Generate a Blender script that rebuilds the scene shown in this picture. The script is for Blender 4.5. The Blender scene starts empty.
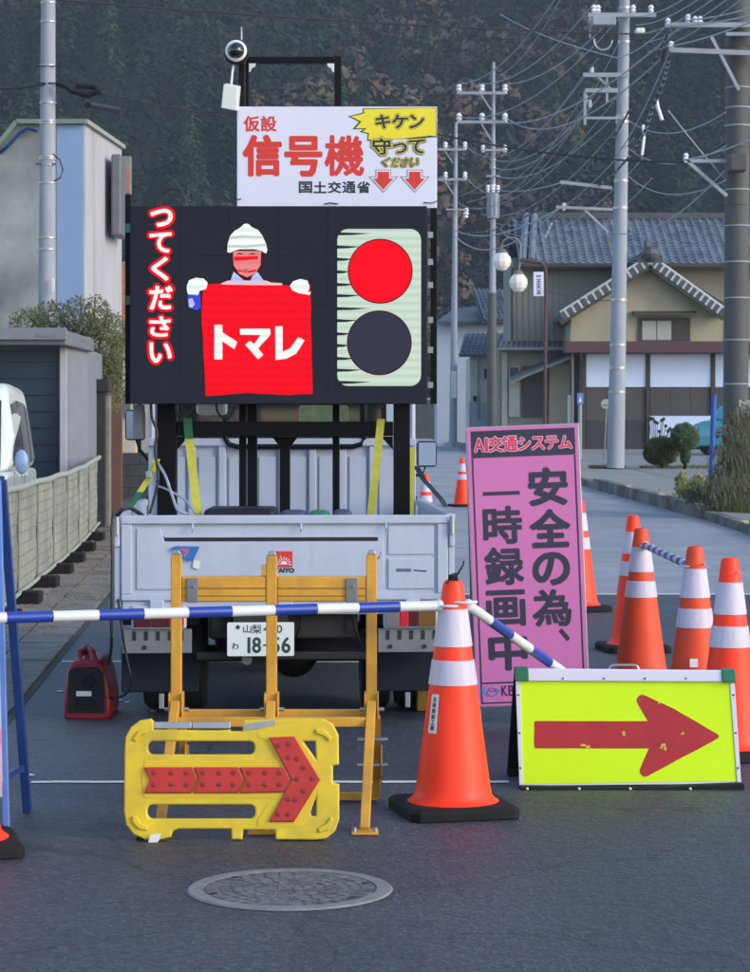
import bpy, bmesh, math, random
import numpy as np
from mathutils import Vector, Matrix
random.seed(7); np.random.seed(7)
R = math.radians
# ------------------------------------------------------------------ camera, sky, sun, exposure
SC = bpy.context.scene
EXPO = 1.15
FOC, CH = 2300.0, 1.5          # focal length in photo pixels, eye height in metres
cam_d = bpy.data.cameras.new('camera'); cam = bpy.data.objects.new('camera', cam_d)
SC.collection.objects.link(cam); SC.camera = cam
cam.location = (0, 0, CH); cam.rotation_euler = (R(90), 0, 0)
cam_d.sensor_fit = 'HORIZONTAL'; cam_d.sensor_width = 36
cam_d.lens = FOC/750*36; cam_d.shift_y = -61/750.0
cam_d.clip_start = 0.1; cam_d.clip_end = 3000
cam_d.dof.use_dof = True; cam_d.dof.focus_distance = 10.6; cam_d.dof.aperture_fstop = 20
SC.view_settings.view_transform = 'Standard'; SC.view_settings.look = 'None'
SC.view_settings.gamma = 1.0; SC.view_settings.exposure = EXPO
SUN_EL, SUN_AZ = 24.0, 118.0   # degrees; azimuth clockwise from +Y (sun to the right, a little behind the camera)
wd = bpy.data.worlds.new('World'); SC.world = wd; wd.use_nodes = True
nt = wd.node_tree; bg = nt.nodes['Background']
sky = nt.nodes.new('ShaderNodeTexSky'); sky.sky_type = 'NISHITA'; sky.sun_disc = False
sky.sun_elevation = R(SUN_EL); sky.sun_rotation = R(SUN_AZ)
nt.links.new(sky.outputs[0], bg.inputs[0]); bg.inputs[1].default_value = 0.15
sd = bpy.data.lights.new('sun', 'SUN'); sun = bpy.data.objects.new('sun', sd); SC.collection.objects.link(sun)
sd.energy = 0.6; sd.angle = R(18); sd.color = (1.0, 0.93, 0.86)
_sv = Vector((math.sin(R(SUN_AZ))*math.cos(R(SUN_EL)), math.cos(R(SUN_AZ))*math.cos(R(SUN_EL)), math.sin(R(SUN_EL))))
sun.rotation_euler = _sv.to_track_quat('Z', 'Y').to_euler()
try:
    SC.cycles.volume_bounces = 1; SC.cycles.max_bounces = 6
except Exception: pass

# ------------------------------------------------------------------ helpers
def srgb(r, g, b):
    def f(c):
        c /= 255.0
        return c/12.92 if c <= .04045 else ((c+.055)/1.055)**2.4
    return (f(r), f(g), f(b))
MATS = {}
def mat(name, col, rough=.6, metal=0, var=.12, scale=6, bump=0, bscale=40, col2=None, thr=(.45, .6), vscale=None, spec=.5):
    """col: linear rgb; var: brightness variation; col2: second colour mixed in patches"""
    if name in MATS: return MATS[name]
    m = bpy.data.materials.new(name); m.use_nodes = True; t = m.node_tree; p = t.nodes['Principled BSDF']
    p.inputs['Roughness'].default_value = rough; p.inputs['Metallic'].default_value = metal
    p.inputs['Specular IOR Level'].default_value = spec
    tc = t.nodes.new('ShaderNodeTexCoord'); mp = t.nodes.new('ShaderNodeMapping')
    t.links.new(tc.outputs['Object'], mp.inputs[0])
    if vscale: mp.inputs['Scale'].default_value = vscale
    n1 = t.nodes.new('ShaderNodeTexNoise'); n1.inputs['Scale'].default_value = scale; n1.inputs['Detail'].default_value = 8
    n1.inputs['Roughness'].default_value = .65
    t.links.new(mp.outputs[0], n1.inputs['Vector'])
    r = t.nodes.new('ShaderNodeMapRange'); r.inputs[1].default_value = .3; r.inputs[2].default_value = .7
    r.inputs[3].default_value = 1-var; r.inputs[4].default_value = 1+var
    t.links.new(n1.outputs[0], r.inputs[0])
    base = None
    if col2:
        n2 = t.nodes.new('ShaderNodeTexNoise'); n2.inputs['Scale'].default_value = scale*.4; n2.inputs['Detail'].default_value = 6
        t.links.new(mp.outputs[0], n2.inputs['Vector'])
        r2 = t.nodes.new('ShaderNodeMapRange'); r2.inputs[1].default_value = thr[0]; r2.inputs[2].default_value = thr[1]
        t.links.new(n2.outputs[0], r2.inputs[0])
        mx = t.nodes.new('ShaderNodeMix'); mx.data_type = 'RGBA'
        mx.inputs[6].default_value = (*col, 1); mx.inputs[7].default_value = (*col2, 1)
        t.links.new(r2.outputs[0], mx.inputs[0]); base = mx.outputs[2]
    vm = t.nodes.new('ShaderNodeVectorMath'); vm.operation = 'SCALE'
    if base: t.links.new(base, vm.inputs[0])
    else: vm.inputs[0].default_value = col
    t.links.new(r.outputs[0], vm.inputs['Scale']); t.links.new(vm.outputs[0], p.inputs['Base Color'])
    if bump:
        n3 = t.nodes.new('ShaderNodeTexNoise'); n3.inputs['Scale'].default_value = bscale; n3.inputs['Detail'].default_value = 5
        t.links.new(mp.outputs[0], n3.inputs['Vector'])
        b = t.nodes.new('ShaderNodeBump'); b.inputs['Strength'].default_value = bump; b.inputs['Distance'].default_value = .01
        t.links.new(n3.outputs[0], b.inputs['Height']); t.links.new(b.outputs[0], p.inputs['Normal'])
    MATS[name] = m; return m
def glow(name, col, k=1.0, lines=True):
    """LED pixels that are lit: the colour given is what the screen shows"""
    if name in MATS: return MATS[name]
    m = bpy.data.materials.new(name); m.use_nodes = True; t = m.node_tree; p = t.nodes['Principled BSDF']
    p.inputs['Base Color'].default_value = (.006, .006, .008, 1); p.inputs['Roughness'].default_value = .8; p.inputs['Specular IOR Level'].default_value = .05
    p.inputs['Emission Strength'].default_value = k/(2**EXPO)
    tc = t.nodes.new('ShaderNodeTexCoord'); sp = t.nodes.new('ShaderNodeSeparateXYZ')
    t.links.new(tc.outputs['Object'], sp.inputs[0])
    # scan rows of the LED modules: slightly different brightness from row to row
    mm = t.nodes.new('ShaderNodeMath'); mm.operation = 'MULTIPLY'; mm.inputs[1].default_value = 24.0
    t.links.new(sp.outputs[2], mm.inputs[0])
    fr = t.nodes.new('ShaderNodeMath'); fr.operation = 'FRACT'; t.links.new(mm.outputs[0], fr.inputs[0])
    mr = t.nodes.new('ShaderNodeMapRange'); mr.inputs[1].default_value = .35; mr.inputs[2].default_value = .5
    mr.inputs[3].default_value = .88 if lines else 1; mr.inputs[4].default_value = 1
    t.links.new(fr.outputs[0], mr.inputs[0])
    vm = t.nodes.new('ShaderNodeVectorMath'); vm.operation = 'SCALE'; vm.inputs[0].default_value = col
    t.links.new(mr.outputs[0], vm.inputs['Scale']); t.links.new(vm.outputs[0], p.inputs['Emission Color'])
    MATS[name] = m; return m
def glass(name, col, rough=.08):
    if name in MATS: return MATS[name]
    m = bpy.data.materials.new(name); m.use_nodes = True; p = m.node_tree.nodes['Principled BSDF']
    p.inputs['Base Color'].default_value = (*col, 1); p.inputs['Roughness'].default_value = rough
    p.inputs['Specular IOR Level'].default_value = .8
    MATS[name] = m; return m

class MB:
    def __init__(s): s.v = []; s.f = []
    def add(s, vs, fs):
        o = len(s.v); s.v += [tuple(a) for a in vs]; s.f += [tuple(i+o for i in q) for q in fs]; return s
    def box(s, x0, x1, y0, y1, z0, z1):
        vs = [(x0,y0,z0),(x1,y0,z0),(x1,y1,z0),(x0,y1,z0),(x0,y0,z1),(x1,y0,z1),(x1,y1,z1),(x0,y1,z1)]
        return s.add(vs, [(3,2,1,0),(4,5,6,7),(0,1,5,4),(1,2,6,5),(2,3,7,6),(3,0,4,7)])
    def hexa(s, vs):
        return s.add(vs, [(3,2,1,0),(4,5,6,7),(0,1,5,4),(1,2,6,5),(2,3,7,6),(3,0,4,7)])
    def bar(s, a, b, w, h=None, up=(0,0,1)):
        a, b = Vector(a), Vector(b); h = h or w; d = (b-a).normalized(); u = Vector(up)
        if abs(d.dot(u)) > .97: u = Vector((0,1,0))
        x = d.cross(u).normalized(); z = x.cross(d).normalized(); x = x*w/2; z = z*h/2
        return s.add([a-x-z, a+x-z, b+x-z, b-x-z, a-x+z, a+x+z, b+x+z, b-x+z], [(3,2,1,0),(4,5,6,7),(0,1,5,4),(1,2,6,5),(2,3,7,6),(3,0,4,7)])
    def cyl(s, a, b, r0, r1=None, n=14):
        a, b = Vector(a), Vector(b); r1 = r0 if r1 is None else r1; d = (b-a).normalized()
        u = Vector((0,0,1)) if abs(d.z) < .9 else Vector((1,0,0))
        x = d.cross(u).normalized(); y = d.cross(x)
        vs = [a + (x*math.cos(t)+y*math.sin(t))*r0 for t in [2*math.pi*i/n for i in range(n)]]
        vs += [b + (x*math.cos(t)+y*math.sin(t))*r1 for t in [2*math.pi*i/n for i in range(n)]]
        fs = [(i, (i+1) % n, n+(i+1) % n, n+i) for i in range(n)] + [tuple(range(n))[::-1], tuple(range(n, 2*n))]
        return s.add(vs, fs)
    def tube(s, pts, r, n=6):
        pts = [Vector(p) for p in pts]; vs = []; fs = []
        for i, p in enumerate(pts):
            d = (pts[min(i+1, len(pts)-1)]-pts[max(i-1, 0)]).normalized()
            u = Vector((0,0,1)) if abs(d.z) < .9 else Vector((1,0,0))
            x = d.cross(u).normalized(); y = d.cross(x)
            vs += [p+(x*math.cos(2*math.pi*k/n)+y*math.sin(2*math.pi*k/n))*r for k in range(n)]
        for i in range(len(pts)-1):
            for k in range(n): fs.append((i*n+k, i*n+(k+1) % n, (i+1)*n+(k+1) % n, (i+1)*n+k))
        fs += [tuple(range(n))[::-1], tuple(range((len(pts)-1)*n, len(pts)*n))]
        return s.add(vs, fs)
    def lathe(s, prof, c=(0,0,0), n=32, axis='z'):
        vs = []; fs = []; c = Vector(c)
        for r, z in prof:
            for k in range(n):
                t = 2*math.pi*k/n
                if axis == 'z': vs.append(c+Vector((r*math.cos(t), r*math.sin(t), z)))
                elif axis == 'y': vs.append(c+Vector((r*math.cos(t), z, r*math.sin(t))))
                else: vs.append(c+Vector((z, r*math.cos(t), r*math.sin(t))))
        for i in range(len(prof)-1):
            for k in range(n): fs.append((i*n+k, i*n+(k+1) % n, (i+1)*n+(k+1) % n, (i+1)*n+k))
        fs += [tuple(range(n))[::-1], tuple(range((len(prof)-1)*n, len(prof)*n))]
        return s.add(vs, fs)
    def prism(s, pts, y0, y1):      # polygon in x,z pushed from y0 to y1
        n = len(pts)
        vs = [(x, y0, z) for x, z in pts]+[(x, y1, z) for x, z in pts]
        return s.add(vs, [tuple(range(n)), tuple(range(n, 2*n))[::-1]]+[(i, n+i, n+(i+1) % n, (i+1) % n) for i in range(n)])
    def prismx(s, pts, x0, x1):     # polygon in y,z pushed from x0 to x1
        n = len(pts)
        vs = [(x0, y, z) for y, z in pts]+[(x1, y, z) for y, z in pts]
        return s.add(vs, [tuple(range(n))[::-1], tuple(range(n, 2*n))]+[(i, (i+1) % n, n+(i+1) % n, n+i) for i in range(n)])
    def sphere(s, c, r, n=14, m=8, sz=1.0):
        prof = [(max(.001, r*math.sin(math.pi*i/m)), -r*math.cos(math.pi*i/m)*sz) for i in range(m+1)]
        return s.lathe(prof, c, n)
ORG = {}
def mesh_of(name, mb, m, smooth, off):
    me = bpy.data.meshes.new(name)
    me.from_pydata([(a[0]-off[0], a[1]-off[1], a[2]-off[2]) for a in mb.v], [], mb.f)
    bm = bmesh.new(); bm.from_mesh(me); bmesh.ops.recalc_face_normals(bm, faces=bm.faces); bm.to_mesh(me); bm.free()
    if m: me.materials.append(m)
    if smooth:
        me.polygons.foreach_set('use_smooth', [True]*len(me.polygons))
        try: me.set_sharp_from_angle(angle=R(40))
        except Exception: pass
    me.update(); return me
def link(o): SC.collection.objects.link(o); return o
def tag(o, label, cat, group=None):
    o['label'] = label; o['category'] = cat
    if group: o['group'] = group
    return o
def thing(name, label, cat, loc=(0,0,0), rz=0, group=None):
    o = link(bpy.data.objects.new(name, None)); o.location = loc; o.rotation_euler = (0, 0, rz); o.empty_display_size = .2
    ORG[o.name] = loc; return tag(o, label, cat, group)
def bev(o, w, seg=2):
    b = o.modifiers.new('bevel', 'BEVEL'); b.width = w; b.segments = seg; b.limit_method = 'ANGLE'; b.angle_limit = R(35)
    b.harden_normals = False; return o
def part(name, mb, m, parent, bevel=0, smooth=False, kind=None, label=None):
    off = ORG.get(parent.name, (0,0,0)) if parent else (0,0,0)
    o = link(bpy.data.objects.new(name, mesh_of(name, mb, m, smooth, off)))
    if parent: o.parent = parent; ORG[o.name] = off
    if bevel: bev(o, bevel)
    if kind: o['kind'] = kind
    if label: o['label'] = label
    return o
def struct(name, mb, m, parent=None, smooth=False):
    o = part(name, mb, m, parent, smooth=smooth)
    if not parent: o['kind'] = 'structure'
    return o
def solo(name, mb, m, label, cat, group=None, bevel=0, smooth=False):   # a thing that is one mesh, origin at its first point
    off = tuple(mb.v[0]) if mb.v else (0,0,0)
    o = link(bpy.data.objects.new(name, mesh_of(name, mb, m, smooth, off))); o.location = off
    if bevel: bev(o, bevel)
    return tag(o, label, cat, group)
def dup(root, loc=None, rz=None, label=None, group=None, scale=None):
    kids = {}
    for o in SC.objects:
        if o.parent: kids.setdefault(o.parent.name, []).append(o)
    def rec(o, par):
        c = o.copy(); SC.collection.objects.link(c); c.parent = par
        for k in kids.get(o.name, []): rec(k, c)
        return c
    r = rec(root, None)
    if loc is not None: r.location = loc; ORG[r.name] = loc
    if rz is not None: r.rotation_euler = (0, 0, rz)
    if scale: r.scale = (scale,)*3
    if label: r['label'] = label
    if group: r['group'] = group
    return r
# lettering and flat print --------------------------------------------------
_gc = {}
def glyph_raw(body, off, skew=0.0):
    k = (body, off, skew)
    if k not in _gc:
        cu = bpy.data.curves.new('lettering', 'FONT'); cu.body = body; cu.size = 1; cu.offset = off; cu.resolution_u = 4; cu.shear = skew
        o = bpy.data.objects.new('lettering', cu); SC.collection.objects.link(o)
        dg = bpy.context.evaluated_depsgraph_get(); dg.update()
        me = bpy.data.meshes.new_from_object(o.evaluated_get(dg))
        v = [tuple(a.co) for a in me.vertices]; f = [tuple(p.vertices) for p in me.polygons]
        bpy.data.objects.remove(o); bpy.data.curves.remove(cu); bpy.data.meshes.remove(me)
        _gc[k] = (v, f)
    return _gc[k]
def glyph(mb, body, x0, x1, z0, z1, y, off=0.0, skew=0.0, shift=0.0):
    v0, _ = glyph_raw(body, 0.0, skew)
    xs = [a[0] for a in v0]; ys = [a[1] for a in v0]
    ax, bx, ay, by = min(xs), max(xs), min(ys), max(ys)
    sx = (x1-x0)/max(bx-ax, 1e-6); sy = (z1-z0)/max(by-ay, .12)
    # heavier strokes: the outline is laid down again shifted round a small circle, each a hair proud of the last
    steps = [(0.0, 0.0)]+([(off*math.cos(R(22.5+45*i)), off*math.sin(R(22.5+45*i))) for i in range(8)] if off > .001 else [])
    U_ = max(x1-x0, z1-z0)/.9
    for i, (dx, dy) in enumerate(steps):
        mb.add([(x0+(a[0]-ax)*sx+dx*U_, y-i*.00004, z0+(a[1]-ay)*sy+dy*U_) for a in v0], _); 
    return mb
def WX(px, Y): return (px-375)/FOC*Y
def WZ(py, Y): return CH-(py-425)/FOC*Y
def W(px, py, Y): return (WX(px, Y), Y, WZ(py, Y))
def gl(mb, body, px0, px1, py0, py1, Y, off=0.0, skew=0.0):   # text box given top-left .. bottom-right in photo pixels at depth Y
    return glyph(mb, body, WX(px0, Y), WX(px1, Y), WZ(py1, Y), WZ(py0, Y), Y, off, skew)
def PX(pts, Y): return [(WX(a, Y), WZ(b, Y)) for a, b in pts]
def flat(mb, pts, y):           # thin print lying on a plane facing the camera: real 0.6 mm thickness
    return mb.prism(pts, y-.0006, y)
def circle(cx, cz, r, n=40): return [(cx+r*math.cos(2*math.pi*i/n), cz+r*math.sin(2*math.pi*i/n)) for i in range(n)]
def rrect(x0, x1, z0, z1, r, n=5):
    P = []
    for cx, cz, a0 in ((x1-r, z1-r, 0), (x0+r, z1-r, 90), (x0+r, z0+r, 180), (x1-r, z0+r, 270)):
        for i in range(n+1):
            t = R(a0+90*i/n); P.append((cx+r*math.cos(t), cz+r*math.sin(t)))
    return P
def plate(outer, holes, y, th, bevel=0.0):
    """2D outline with holes -> solid plate facing -Y, centred on y"""
    cu = bpy.data.curves.new('plate', 'CURVE'); cu.dimensions = '2D'; cu.fill_mode = 'BOTH'; cu.extrude = th/2-bevel; cu.bevel_depth = bevel; cu.bevel_resolution = 1
    cu.offset = -bevel
    for P in [outer]+holes:
        sp = cu.splines.new('POLY'); sp.points.add(len(P)-1); sp.use_cyclic_u = True
        for i, (a, b) in enumerate(P): sp.points[i].co = (a, b, 0, 1)
    o = bpy.data.objects.new('plate', cu); SC.collection.objects.link(o)
    dg = bpy.context.evaluated_depsgraph_get(); dg.update(); me = bpy.data.meshes.new_from_object(o.evaluated_get(dg))
    mb = MB(); mb.add([(a.co.x, y+a.co.z, a.co.y) for a in me.vertices], [tuple(p.vertices) for p in me.polygons])
    bpy.data.objects.remove(o); bpy.data.curves.remove(cu); bpy.data.meshes.remove(me); return mb
# ground shape --------------------------------------------------------------
def g(Y):
    if Y < 24: return 0.0
    t = Y-24
    return .0165*t*min(1, t/8.0) if t < 26 else .429+.005*(t-26)
def kx(Y): return 4.86-.062*(Y-30) if Y < 50 else 3.62-.011*(Y-50)
def edgeL(Y): return -1.2-.055*Y
def fenceX(Y): return -1.77-.063*Y
def sheet(fl, fr, ys, dz, nx=2):
    mb = MB(); vs = []; n = nx+1
    for y in ys:
        a, b = fl(y), fr(y)
        for i in range(n): vs.append((a+(b-a)*i/nx, y, g(y)+dz))
    fs = [(j*n+i, j*n+i+1, (j+1)*n+i+1, (j+1)*n+i) for j in range(len(ys)-1) for i in range(nx)]
    return mb.add(vs, fs)
def yr(a, b, st):
    n = max(1, int(round((b-a)/st))); return [a+(b-a)*i/n for i in range(n+1)]

# ------------------------------------------------------------------ materials
M = dict(
 asphalt=mat('fresh_asphalt', (.040,.046,.062), .60, var=.5, scale=55, bump=1.0, bscale=110, col2=(.062,.069,.086), thr=(.35,.7)),
 asphalt_old=mat('worn_asphalt', (.25,.265,.295), .85, var=.16, scale=1.2, bump=.5, bscale=60, col2=(.30,.31,.34)),
 ground=mat('dirt_ground', (.11,.10,.085), .95, var=.25, scale=.8, bump=.6, bscale=12, col2=(.07,.075,.05)),
 slab=mat('paving_concrete', (.18,.172,.16), .9, var=.25, scale=5, bump=.5, bscale=60, col2=(.12,.112,.098)),
 walk=mat('pavement_concrete', (.24,.235,.225), .9, var=.15, scale=1.5, bump=.4, bscale=40),
 gravel=mat('gravel', (.20,.205,.21), .95, var=.4, scale=9, bump=1, bscale=14),
 kerb=mat('kerb_concrete', (.17,.165,.155), .9, var=.3, scale=4, bump=.5, col2=(.09,.085,.075)),
 line=mat('road_paint_white', (.62,.63,.64), .7, var=.12, scale=14),
 yellow_line=mat('kerb_paint_yellow', (.55,.45,.2), .7, var=.2, scale=14),
 orange=mat('cone_orange', (1.0,.040,.005), .48, var=.06, scale=6, spec=.4, col2=(.66,.045,.012), thr=(.58,.8), bump=.06, bscale=20),
 orange_old=mat('cone_orange_faded', (.72,.055,.010), .6, var=.12, scale=5, col2=(.55,.055,.02)),
 sleeve=mat('reflective_sleeve', (.56,.52,.64), .45, var=.14, scale=4, vscale=(8,8,.6), col2=(.40,.37,.44), thr=(.5,.75), bump=.15, bscale=14),
 rubber=mat('black_rubber', (.010,.010,.012), .8, var=.3, scale=8, bump=.3, spec=.25),
 black=mat('black_steel', (.004,.004,.006), .5, var=.3, scale=5, spec=.15),
 blackp=mat('black_plastic', (.010,.011,.014), .5, var=.2, scale=5, spec=.3),
 silver=mat('galvanised_steel', (.36,.37,.4), .42, .7, var=.15, scale=9),
 yelsteel=mat('yellow_painted_steel', (.62,.315,.035), .38, var=.18, scale=9, col2=(.36,.19,.04), thr=(.5,.75)),
 yelplast=mat('yellow_plastic', (.64,.47,.02), .5, var=.15, scale=9, col2=(.38,.29,.05), thr=(.52,.72), bump=.08),
 redplast=mat('red_plastic', (.46,.022,.018), .4, var=.12, scale=9),
 barblue=mat('bar_blue', (.012,.045,.32), .35, var=.1), barwhite=mat('bar_white', (.60,.64,.70), .4, var=.08, scale=9),
 truck=mat('truck_white_paint', (.41,.46,.58), .33, var=.07, scale=4, col2=(.25,.27,.31), thr=(.56,.78), vscale=(1.6,1,.7), bump=.03, bscale=6),
 truckin=mat('truck_bed_paint', (.36,.41,.52), .45, var=.1, scale=3),
 screen=mat('led_screen_face', (.015,.017,.027), .75, var=.1, scale=3, spec=.2),
 signw=mat('sign_white', (.66,.67,.82), .5, var=.02, scale=3),
 signred=mat('sign_red', (.62,.03,.02), .5, var=.05), signdark=mat('sign_dark_ink', (.018,.022,.045), .5, var=.05),
 signyel=mat('sign_yellow', (.78,.66,.02), .5, var=.05),
 pink=mat('sign_pink', (.56,.155,.40), .5, var=.04, scale=3), navy=mat('sign_navy', (.022,.022,.05), .5, var=.08),
 fluo=mat('fluorescent_yellow', (.60,.90,.0), .5, var=.03, scale=4),
 arrowred=mat('arrow_red_worn', (.42,.022,.035), .45, var=.1, scale=9, col2=(.36,.02,.03)),
 green=mat('green_plastic', (.015,.16,.09), .5, var=.1), 
 genred=mat('generator_red', (.22,.008,.020), .35, var=.08), strap=mat('strap_yellow', (.46,.44,.05), .7, var=.15, scale=30),
 strapg=mat('strap_green', (.02,.12,.05), .7), plate=mat('plate_white', (.66,.70,.70), .5, var=.03),
 pgreen=mat('plate_green', (.01,.05,.03), .5), tyre=mat('tyre', (.014,.014,.016), .8, var=.2, bump=.3),
 redlamp=mat('tail_lamp_red', (.55,.012,.03), .2, var=.1), amberlamp=mat('tail_lamp_amber', (.16,.075,.02), .2),
 darkredlamp=mat('tail_lamp_dark', (.07,.006,.015), .2),
 clearlamp=mat('tail_lamp_clear', (.22,.24,.27), .15, metal=.4), chock=mat('chock_yellow', (.42,.24,.03), .7, var=.3, scale=15),
 blueleg=mat('blue_painted_steel', (.012,.04,.17), .35, var=.15), lightblue=mat('light_blue_paint', (.09,.18,.5), .4, var=.1),
 iron=mat('cast_iron_worn', (.135,.135,.14), .7, var=.35, scale=30, bump=.5, col2=(.09,.088,.09)),
 ironframe=mat('manhole_frame', (.20,.19,.195), .8, var=.25, scale=14, bump=.4),
 cloth=mat('fence_cloth', (.25,.25,.215), .85, var=.2, scale=4, col2=(.18,.195,.17), bump=.04, bscale=30),
 palepipe=mat('pale_pipe', (.30,.31,.28), .6, var=.15, scale=5),
 plaster=mat('stained_plaster', (.27,.30,.31), .9, var=.2, scale=1.6, col2=(.12,.135,.15), thr=(.45,.68), bump=.2),
 plasterblue=mat('pale_blue_plaster', (.20,.30,.50), .85, var=.05, scale=1.5), plastercream=mat('cream_plaster', (.27,.29,.26), .85, var=.06, scale=1.5),
 plasterpale=mat('pale_plaster', (.38,.38,.42), .9, var=.12, scale=3, col2=(.27,.27,.28), thr=(.5,.75), vscale=(1.5,1.5,.22), bump=.1), mint=mat('mint_trim', (.15,.22,.19), .7),
 brick=mat('orange_brick', (.38,.17,.09), .9, var=.3, scale=14), brownwall=mat('brown_wall', (.13,.065,.05), .9, var=.15),
 darkstone=mat('dark_stone', (.020,.022,.026), .85, var=.35, scale=6, bump=.4), blockwall=mat('block_wall', (.055,.062,.07), .9, var=.25, scale=3),
 concrete=mat('pole_concrete', (.27,.30,.36), .85, var=.14, scale=4, vscale=(1,1,.25), bump=.15),
 darkpole=mat('dark_pole_steel', (.065,.068,.072), .7, var=.25, scale=4, vscale=(1,1,.3)),
 ghost=mat('porcelain', (.72,.74,.78), .3), wire=mat('cable_black', (.012,.014,.018), .6), wirel=mat('cable_bare', (.33,.37,.42), .5, metal=.3),
 garage=mat('garage_door', (.012,.022,.045), .5, var=.1), garagew=mat('garage_frame', (.17,.18,.21), .7, var=.1), garager=mat('garage_roof', (.12,.13,.15), .5),
 carw=mat('car_white', (.58,.64,.62), .18, var=.03), tint=glass('dark_glass', (.012,.015,.02)), skyglass=glass('mirror_glass', (.25,.36,.5), .1),
 wall_cream=mat('house_cream_wall', (.31,.285,.215), .9, var=.12, scale=.8, col2=(.24,.22,.17)),
 wall_grey=mat('house_grey_wall', (.215,.21,.19), .9, var=.08, scale=.8),
 maroon=mat('maroon_fascia', (.075,.032,.042), .7, var=.15), brownpanel=mat('brown_panel', (.062,.058,.060), .8, var=.12, scale=1),
 tile=mat('grey_roof_tile', (.14,.165,.21), .45, var=.3, scale=3, col2=(.10,.12,.16)), tiledark=mat('dark_roof_tile', (.05,.057,.07), .5, var=.25),
 verge=mat('mortar_white', (.42,.44,.46), .8, var=.15), wood=mat('dark_wood', (.05,.042,.036), .8, var=.2),
 panelw=mat('shop_panel_white', (.50,.60,.80), .6, var=.03, scale=1), frost=mat('frosted_window', (.30,.32,.30), .4, var=.1, scale=2),
 teal=mat('teal_paint', (.02,.30,.38), .25, var=.04), bluepole=mat('blue_pole', (.01,.07,.35), .5), lampg=mat('opal_globe', (.78,.74,.68), .25, var=.04),
 bark=mat('bark', (.06,.05,.04), .95, var=.3, scale=8),
 leaf=mat('leaf_green', (.055,.10,.035), .7, var=.4, scale=.9), leafdry=mat('leaf_dry', (.12,.105,.07), .8, var=.45, scale=1.2),
 leafol=mat('leaf_olive', (.085,.095,.038), .8, var=.45, scale=1.6), leafyel=mat('leaf_yellow', (.22,.22,.06), .8, var=.3, scale=3),
 leafdark=mat('leaf_dark', (.02,.032,.018), .8, var=.4, scale=1), white=mat('white_plastic', (.62,.66,.66), .4, var=.05),
 grass=mat('grass_blades', (.06,.075,.025), .8, var=.4, scale=3), tagblue=mat('sticker_blue', (.02,.14,.45), .5), tagpink=mat('sticker_pink', (.45,.10,.2), .5),
 mudflap=mat('mud_flap', (.012,.016,.026), .85, var=.15, spec=.2), under=mat('underbody', (.010,.010,.012), .7, var=.3), steelgrey=mat('grey_steel_plate', (.17,.18,.19), .6, metal=.2, var=.15, scale=8),
)
def asphalt_mat():
    m = M['asphalt']; t = m.node_tree; N = t.nodes; L = t.links; p = N['Principled BSDF']
    for n in [n for n in N if n.type not in ('BSDF_PRINCIPLED', 'OUTPUT_MATERIAL', 'TEX_COORD')]: N.remove(n)
    co = [n for n in N if n.type == 'TEX_COORD'][0].outputs['Object']
    def noise(sc, det=4, vec=None, rough=.6):
        n = N.new('ShaderNodeTexNoise'); n.inputs['Scale'].default_value = sc; n.inputs['Detail'].default_value = det; n.inputs['Roughness'].default_value = rough; L.new(vec or co, n.inputs['Vector']); return n.outputs[0]
    def rng(x, a, b, c, d):
        n = N.new('ShaderNodeMapRange'); L.new(x, n.inputs[0])
        for i, v in enumerate((a, b, c, d)): n.inputs[i+1].default_value = v
        return n.outputs[0]
    def mul(a, b):
        n = N.new('ShaderNodeMath'); n.operation = 'MULTIPLY'; L.new(a, n.inputs[0]); L.new(b, n.inputs[1]); return n.outputs[0]
    vo = N.new('ShaderNodeTexVoronoi'); vo.inputs['Scale'].default_value = 75; L.new(co, vo.inputs['Vector'])
    sep = N.new('ShaderNodeSeparateColor'); L.new(vo.outputs['Color'], sep.inputs[0])
    stones = rng(sep.outputs[0], .55, 1.0, .84, 1.6)                       # single stones of lighter aggregate
    pits = rng(noise(34, 3), .36, .5, .62, 1.0)
    patch = rng(noise(.55, 5), .35, .65, .82, 1.2)
    mp = N.new('ShaderNodeMapping'); mp.inputs['Scale'].default_value = (1.5, .16, 1); L.new(co, mp.inputs[0])
    streak = rng(noise(1.0, 4, mp.outputs[0]), .38, .62, .84, 1.14)
    warp = N.new('ShaderNodeVectorMath'); warp.operation = 'ADD'; nz = N.new('ShaderNodeTexNoise'); nz.inputs['Scale'].default_value = 3; nz.inputs['Detail'].default_value = 4; L.new(co, nz.inputs['Vector'])
    sc = N.new('ShaderNodeVectorMath'); sc.operation = 'SCALE'; sc.inputs['Scale'].default_value = .35; L.new(nz.outputs['Color'], sc.inputs[0]); L.new(co, warp.inputs[0]); L.new(sc.outputs[0], warp.inputs[1])
    vc = N.new('ShaderNodeTexVoronoi'); vc.feature = 'DISTANCE_TO_EDGE'; vc.inputs['Scale'].default_value = .42; L.new(warp.outputs[0], vc.inputs['Vector'])
    crack = rng(vc.outputs['Distance'], .0, .006, .45, 1.0)
    stain = rng(noise(1.7, 3), .62, .70, 1.0, .72)
    f = mul(mul(mul(stones, pits), mul(patch, streak)), mul(crack, stain))
    v = N.new('ShaderNodeVectorMath'); v.operation = 'SCALE'; v.inputs[0].default_value = (.046, .054, .071); L.new(f, v.inputs['Scale']); L.new(v.outputs[0], p.inputs['Base Color'])
    b = N.new('ShaderNodeBump'); b.inputs['Strength'].default_value = .7; b.inputs['Distance'].default_value = .005; L.new(vo.outputs['Distance'], b.inputs['Height'])
    b2 = N.new('ShaderNodeBump'); b2.inputs['Strength'].default_value = .6; b2.inputs['Distance'].default_value = .02; L.new(noise(9, 6), b2.inputs['Height']); L.new(b.outputs[0], b2.inputs['Normal']); L.new(b2.outputs[0], p.inputs['Normal'])
    p.inputs['Roughness'].default_value = .58
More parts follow.
